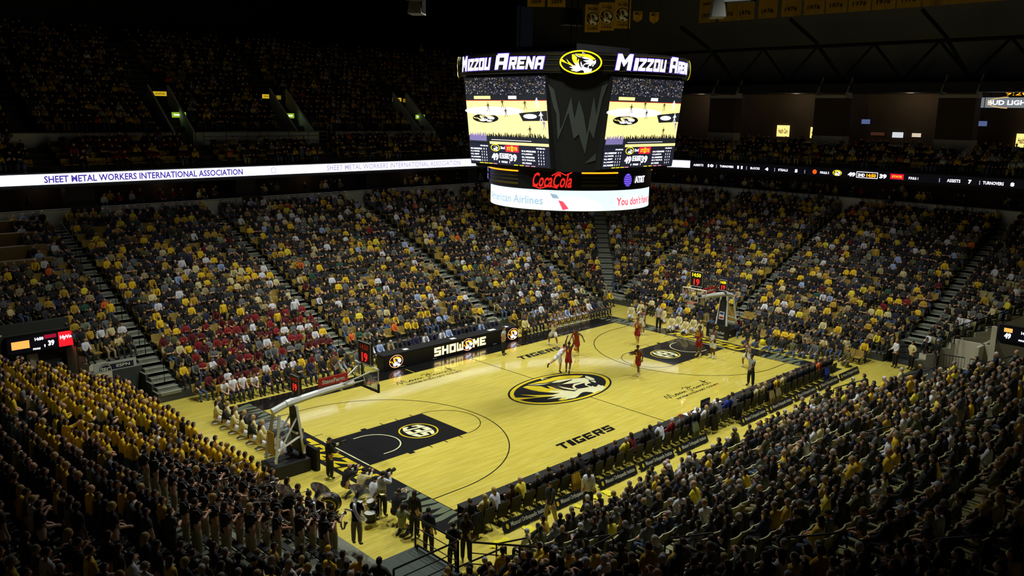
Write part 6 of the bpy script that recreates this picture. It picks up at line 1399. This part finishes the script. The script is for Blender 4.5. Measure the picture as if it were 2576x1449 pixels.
def pick(tbl):
    t = rg.random()*sum(w_ for _, w_ in tbl)
    for n, w_ in tbl:
        t -= w_
        if t <= 0: return n
    return tbl[-1][0]
GEN = [('black', 40), ('charcoal', 19), ('grey', 9), ('gold', 11), ('mustard', 7), ('yellow', 2), ('white', 5), ('cream', 5), ('navy', 4), ('lightblue', 2), ('tan', 3), ('olive', 3), ('brown', 2), ('maroon', 1), ('sage', 2), ('green', 1), ('red', .6), ('orange', .5)]
REDS = [('maroon', 34), ('red', 26), ('black', 14), ('gold', 10), ('grey', 8), ('white', 8)]
STU = [('gold', 72), ('yellow', 4), ('black', 12), ('grey', 4), ('white', 3), ('mustard', 5)]
DRK_ = [('black', 48), ('charcoal', 16), ('mustard', 9), ('gold', 9), ('white', 4), ('grey', 7), ('navy', 4), ('olive', 3)]
NEAR = [('black', 42), ('charcoal', 18), ('grey', 10), ('gold', 8), ('mustard', 3), ('yellow', 2), ('white', 6), ('cream', 4), ('navy', 6), ('olive', 2), ('brown', 2)]
def choose(sl):
    side, i, s, x, y, z, rz, u, v, zd = sl
    st = side == 'left' or (side == 'nl') or (side == 'fl' and i < 3)
    if side == 'left':
        if i <= 9 and y > -3.4-1.0*max(0, 3-i): col = pick(STU)
        elif i <= 8: col = None
        else: col = pick(DRK_)
        if col is None and i < 8: return None
        if col is None: col = pick(DRK_)
    elif side == 'nl': col = pick(DRK_)
    elif side == 'far' and -15.5 < x < -7 and i < 5: col = pick(REDS)
    elif side == 'near' or side == 'nr': col = pick(NEAR)
    else: col = pick(GEN)
    occ = .985 if side == 'left' else .88 if side == 'near' else .95
    # little clusters of empty seats
    if math.sin(x*1.7+i*2.1)*math.cos(y*1.3-i*.9) > .93 and side not in ('left', 'nl'): occ = .25
    if rg.random() > occ: return None
    if st or (side == 'near' and rg.random() < .01) or rg.random() < .02: pose = pick([('stand', 5), ('stand_b', 4), ('clap', 4), ('hips', 1), ('cheer', .15), ('point', .2)])
    else: pose = pick([('sit', 5), ('sit_fold', 4), ('sit_lean', 3), ('sit_clap', 2), ('sit_side', 2)])
    top = 'short' if (side == 'left' and rg.random() < .8) or rg.random() < .25 else 'long'
    hair = pick([('short', 6), ('long', 3), (None, .5), ('cap', .7)]); hm = pick([('black', 3), ('dark brown', 4), ('brown', 4), ('blond', 2), ('grey', 3 if side != 'left' else .2), ('white', 1 if side != 'left' else 0)])
    return dict(col=col, pose=pose, top=top, hair=hair, hm=hm, skin=pick([(0, 8), (1, 2.5), (2, .8), (3, .8)]), bot=pick([('black', 6), ('charcoal', 4), ('denim', 3), ('khaki', 1)]), cap=pick([('white', 3), ('black', 3), ('gold', 2), ('navy', 1)]), h=rg.uniform(.90, 1.02))
OCC = {k: choose(sl) for k, sl in enumerate(SLOTS)}
# the ones that show largest become individual people
MAXP = 322
room = MAXP-len(PEOPLE)
def inframe(sl): return -10 < sl[7] < 2586 and -20 < sl[8] < 1500
cand = sorted((k for k in OCC if OCC[k] and inframe(SLOTS[k])), key=lambda k: SLOTS[k][9])[:max(0, room)]
IND = set(cand)
SN = {'near': 'near stand', 'left': 'student section', 'nl': 'near corner', 'far': 'far stand', 'right': 'end stand', 'fl': 'far left corner', 'fr': 'far corner', 'nr': 'right corner'}
ROWK = {}
for k in sorted(cand, key=lambda k: (SLOTS[k][0], SLOTS[k][1], SLOTS[k][2])): ROWK.setdefault((SLOTS[k][0], SLOTS[k][1]), []).append(k)
CN = {'lightblue': 'light blue'}
DESC = {}
for (side, i), ks in ROWK.items():
    for n, k in enumerate(ks):
        o_ = OCC[k]; c = CN.get(o_['col'], o_['col']); hh = 'bald' if o_['hair'] is None else (o_['cap']+' cap' if o_['hair'] == 'cap' else ('long ' if o_['hair'] == 'long' else '')+o_['hm']+' hair')
        side_ref = {'near': 'near end', 'left': 'corner end', 'nl': 'left end'}.get(side, 'left end')
        DESC[k] = '%s top, %s, %s %s row, %s from its %s' % (c, hh, SN[side], ORD[i], ORD[n] if n < len(ORD) else 'last', side_ref)
        P = o_; x, y, z, rz = SLOTS[k][3:7]
        if not P['pose'].startswith('sit'):
            f = 0.12; x += math.sin(rz)*-.0; 
        person(x, y, z, rz+rg.uniform(-.25, .25), P['pose'], P['top'], P['col'], 'pants', P['bot'], P['hair'], P['hm'], P['skin'], ('standing, ' if not P['pose'].startswith('sit') else 'seated, ')+DESC[k], 'b', 'spectators in the near blocks', P['h'], capm=P['cap'])

# everyone else: one crowd
PAL = list(SKINS)+[SHOEM['b']]; PI_ = {}
for d_ in (CL, HAIRM):
    for n_, m_ in d_.items():
        if n_ == 'stripes': continue
        PI_[(id(d_), n_)] = len(PAL); PAL.append(m_)
LOW = {}
def low_proto(pose, lod):
    if (pose, lod) in LOW: return LOW[(pose, lod)]
    J = JS[pose]; me = RAW[('mid' if lod else 'low', pose)]; V = [tuple(v.co) for v in me.vertices]; T = []; Rg = []
    names = {'pel': 2, 'wst': 1, 'chs': 1, 'nek': 1, 'hbs': 0, 'sho': 1, 'elb': 5, 'wri': 0, 'pal': 0, 'hip': 2, 'kne': 2, 'ank': 2, 'toe': 3}
    pts = [(J[a], names[a[:3]], RAD.get(a[:3], .05)*.9) for a in J if a[:3] in names and not a.startswith('hed') and not a.startswith('fad')]
    for k in 'LR':
        pts += [((J['sho'+k]+J['elb'+k])/2, 1, .06), ((J['elb'+k]+J['wri'+k])/2, 5, .04), ((J['hip'+k]+J['kne'+k])/2, 2, .09), ((J['kne'+k]+J['ank'+k])/2, 2, .05)]
    for p in me.polygons:
        f = list(p.vertices); c = sum((Vector(V[i]) for i in f), Vector())/len(f); r_ = min(pts, key=lambda q: (q[0]-c).length-q[2])[1]
        for j in range(1, len(f)-1): T.append((f[0], f[j], f[j+1])); Rg.append(r_)
    n = len(V); M = head_matrix(J, POSE[pose]); HV, HF = HG1; V += [tuple(M @ Vector((a*1.1, b*1.08, c*1.08))) for a, b, c in HV]
    for f in HF:
        c = [sum(HV[i][a] for i in f)/3 for a in range(3)]; T.append(tuple(i+n for i in f)); Rg.append(4 if (c[2] > .045 or c[1] < -.0) else 0)
    V = np.array(V, np.float32); V[:, 2] -= V[:, 2].min(); LOW[(pose, lod)] = (V, np.array(T, np.int32), np.array(Rg, np.int32)); return LOW[(pose, lod)]
VV, TT, MMi = [], [], []; nv = 0
def put(sl, P, lod=1):
    global nv
    V, T, Rg = low_proto(P['pose'], lod); x, y, z, rz = sl[3:7]; rz += rg.uniform(-.3, .3); c, s = math.cos(rz), math.sin(rz); h = P['h']
    W_ = np.empty_like(V); W_[:, 0] = x+(V[:, 0]*c-V[:, 1]*s)*h; W_[:, 1] = y+(V[:, 0]*s+V[:, 1]*c)*h; W_[:, 2] = z+V[:, 2]*h
    sk = P['skin']; sh = PI_[(id(CL), P['col'])]; pa = PI_[(id(CL), P['bot'])]; ha = PI_[(id(CL), P['cap'])] if P['hair'] == 'cap' else (sk if P['hair'] is None else PI_[(id(HAIRM), P['hm'])])
    lut = np.array([sk, sh, pa, 4, ha, sh if P['top'] == 'long' else sk], np.int32)
    VV.append(W_); TT.append(T+nv); MMi.append(lut[Rg]); nv += len(V)
for k, sl in enumerate(SLOTS):
    if OCC[k] and k not in IND: put(sl, OCC[k])
for sl in UP:
    side, i = sl[0], sl[1]
    if rg.random() > (.86 if i < 12 else .7): continue
    o_ = choose(('far',)+sl[1:]) if side != 'right' else choose(('right',)+sl[1:])
    if o_: put(sl, o_, 0)
for k in range(150):   # suite level guests and standing people behind the last row
    a = rg.choice(('far', 'right', 'fr')); s = rg.uniform(-19, 19) if a == 'far' else rg.uniform(-12, 12) if a == 'right' else rg.uniform(0, 1.57)
    d = NR*RD+rg.uniform(1.0, 3.0); x, y = ringpt(d, a, s); nx, ny = ringpt(d+1, a, s)
    o_ = choose(('far', 3, s, x, y, 8.1, 0, 0, 0, 0))
    if o_: put((a, 0, s, x, y, 8.1, aim(nx, ny, x, y), 0, 0, 0), o_)
def np_mesh(name, V, T, mi, mats, smooth=True):
    me = bpy.data.meshes.new(name); V = np.concatenate(V); T = np.concatenate(T); mi = np.concatenate(mi); n = len(T)
    me.vertices.add(len(V)); me.vertices.foreach_set('co', V.ravel()); me.loops.add(n*3); me.loops.foreach_set('vertex_index', T.ravel().astype(np.int32))
    me.polygons.add(n); me.polygons.foreach_set('loop_start', np.arange(0, n*3, 3, dtype=np.int32)); me.polygons.foreach_set('loop_total', np.full(n, 3, np.int32))
    for m in mats: me.materials.append(m)
    me.polygons.foreach_set('material_index', mi.astype(np.int32)); me.polygons.foreach_set('use_smooth', np.full(n, smooth)); me.update(calc_edges=True); me.validate()
    o = bpy.data.objects.new(name, me); C.objects.link(o); return o
crowd = tag(np_mesh('crowd', VV, TT, MMi, PAL), 'crowd of spectators in black, gold, grey and white filling the arena stands', 'crowd', kind='stuff')
print('crowd', nv, len(SLOTS), len(IND), len(PEOPLE))

# seats
def seat_parts():
    V = []; F = []
    n = 5
    for j in range(n+1):   # curved back
        a = -.265+.53*j/n; c = .05*(1-(2*j/n-1)**2)
        V += [(a, -.20-c, .42), (a, -.29-c, .97), (a, -.33-c, .97), (a, -.24-c, .40)]
    bk = []
    for j in range(n): q = 4*j; bk += [(q, q+1, q+5, q+4), (q+2, q+3, q+7, q+6), (q+3, q, q+4, q+7)]
    tp = [(4*j+1, 4*j+2, 4*j+6, 4*j+5) for j in range(n)]
    return V, bk, tp
SV, SBK, STP = seat_parts(); _S = []
def seat_obj(x, y, z, rz, label, group):
    if not _S:
        t = empty('stadium_seat', (0, 0, 0)); mb = MB(); mb.add(SV, SBK, SEATM); mb.add(SV, STP, SEATE); part('backrest', mb, t)
        mb = MB(); mb.box((0, .02, .42), (.46, .42, .05), SEATM); part('seat_pan', mb, t)
        for s in (-1, 1): mb = MB(); mb.box((s*.26, -.02, .62), (.04, .34, .035), SEATE); mb.box((s*.26, -.16, .32), (.03, .08, .6), BLACKM); part('armrest', mb, t)
        _S.append(t); r = t
    else:
        r = _S[0].copy(); C.objects.link(r)
        for c in list(_S[0].children): d = c.copy(); C.objects.link(d); d.parent = r
    r.location = (x, y, z); r.rotation_euler.z = rz; tag(r, label, 'seat', group); return r
sc_ = sorted((k for k in range(len(SLOTS)) if SLOTS[k][0] == 'near' and inframe(SLOTS[k])), key=lambda k: SLOTS[k][9])[:300]
SI = set(sc_); rown = {}
for k in sorted(sc_, key=lambda k: (SLOTS[k][1], SLOTS[k][2])):
    sl = SLOTS[k]; rown[sl[1]] = rown.get(sl[1], -1)+1; n = rown[sl[1]]
    if k in DESC and OCC[k]: lb = 'tan seat under '+DESC[k].split(',')[0]+', near stand %s row, %s from the near end' % (ORD[sl[1]], ORD[n] if n < len(ORD) else 'last')
    else: lb = ('empty' if not OCC[k] else 'occupied')+' tan seat, near stand %s row, %s from the near end' % (ORD[sl[1]], ORD[n] if n < len(ORD) else 'last')
    seat_obj(sl[3], sl[4], sl[5], sl[6], lb, 'tan seats of the near stand')
SVn = np.array(SV+[(-.23, -.19, .395), (.23, -.19, .395), (.23, .23, .395), (-.23, .23, .395), (-.23, -.19, .445), (.23, -.19, .445), (.23, .23, .445), (-.23, .23, .445)], np.float32); b0 = len(SV)
def tri(fs): return [(f[0], f[j], f[j+1]) for f in fs for j in range(1, len(f)-1)]
ST = np.array(tri(SBK)+tri(STP)+tri([tuple(b0+i for i in f) for f in [(0, 3, 2, 1), (4, 5, 6, 7), (0, 1, 5, 4), (1, 2, 6, 5), (2, 3, 7, 6), (3, 0, 4, 7)]]), np.int32)
SM_ = np.array([0]*len(tri(SBK))+[1]*len(tri(STP))+[0]*12, np.int32)
VV, TT, MMi = [], [], []; nv = 0
for grp, lst in (('l', SLOTS), ('u', UP)):
    for k, sl in enumerate(lst):
        if grp == 'l' and (k in SI or sl[0] == 'left'): continue
        x, y, z, rz = sl[3:7]; c, s = math.cos(rz), math.sin(rz); W_ = np.empty_like(SVn); W_[:, 0] = x+SVn[:, 0]*c-SVn[:, 1]*s; W_[:, 1] = y+SVn[:, 0]*s+SVn[:, 1]*c; W_[:, 2] = z+SVn[:, 2]
        if sl[0] not in ('near', 'nr'): W_[:len(SV), 2] = z+.42+(SVn[:len(SV), 2]-.42)*.72
        VV.append(W_); TT.append(ST+nv); MMi.append(SM_ if sl[0] in ('near', 'nr') else SM_+2); nv += len(SVn)
tag(np_mesh('stadium_seats', VV, TT, MMi, [SEATM, SEATE, SEATY, mat('gold_seat_edge', (196, 168, 84), .6)], False), 'rows of tan and gold stadium seats between the spectators', 'seating', kind='stuff')
for i in range(1, NR):
    for a, b in ((-10.1, -.1), (1.3, 10.9)):
        z = row_z(i); mb = MB(); mb.box((-IX-i*RD-.68, (a+b)/2, z+.4), (.2, b-a, .06), PADB); mb.box((-IX-i*RD-.7, a+.3, z+.19), (.1, .1, .38), BLACKM); mb.box((-IX-i*RD-.7, b-.3, z+.19), (.1, .1, .38), BLACKM)
        tag(mb.build('bleacher_bench'), label='dark folded bleacher bench in the student section', kind='structure')
for me in list(bpy.data.meshes):
    if me.users == 0: bpy.data.meshes.remove(me)
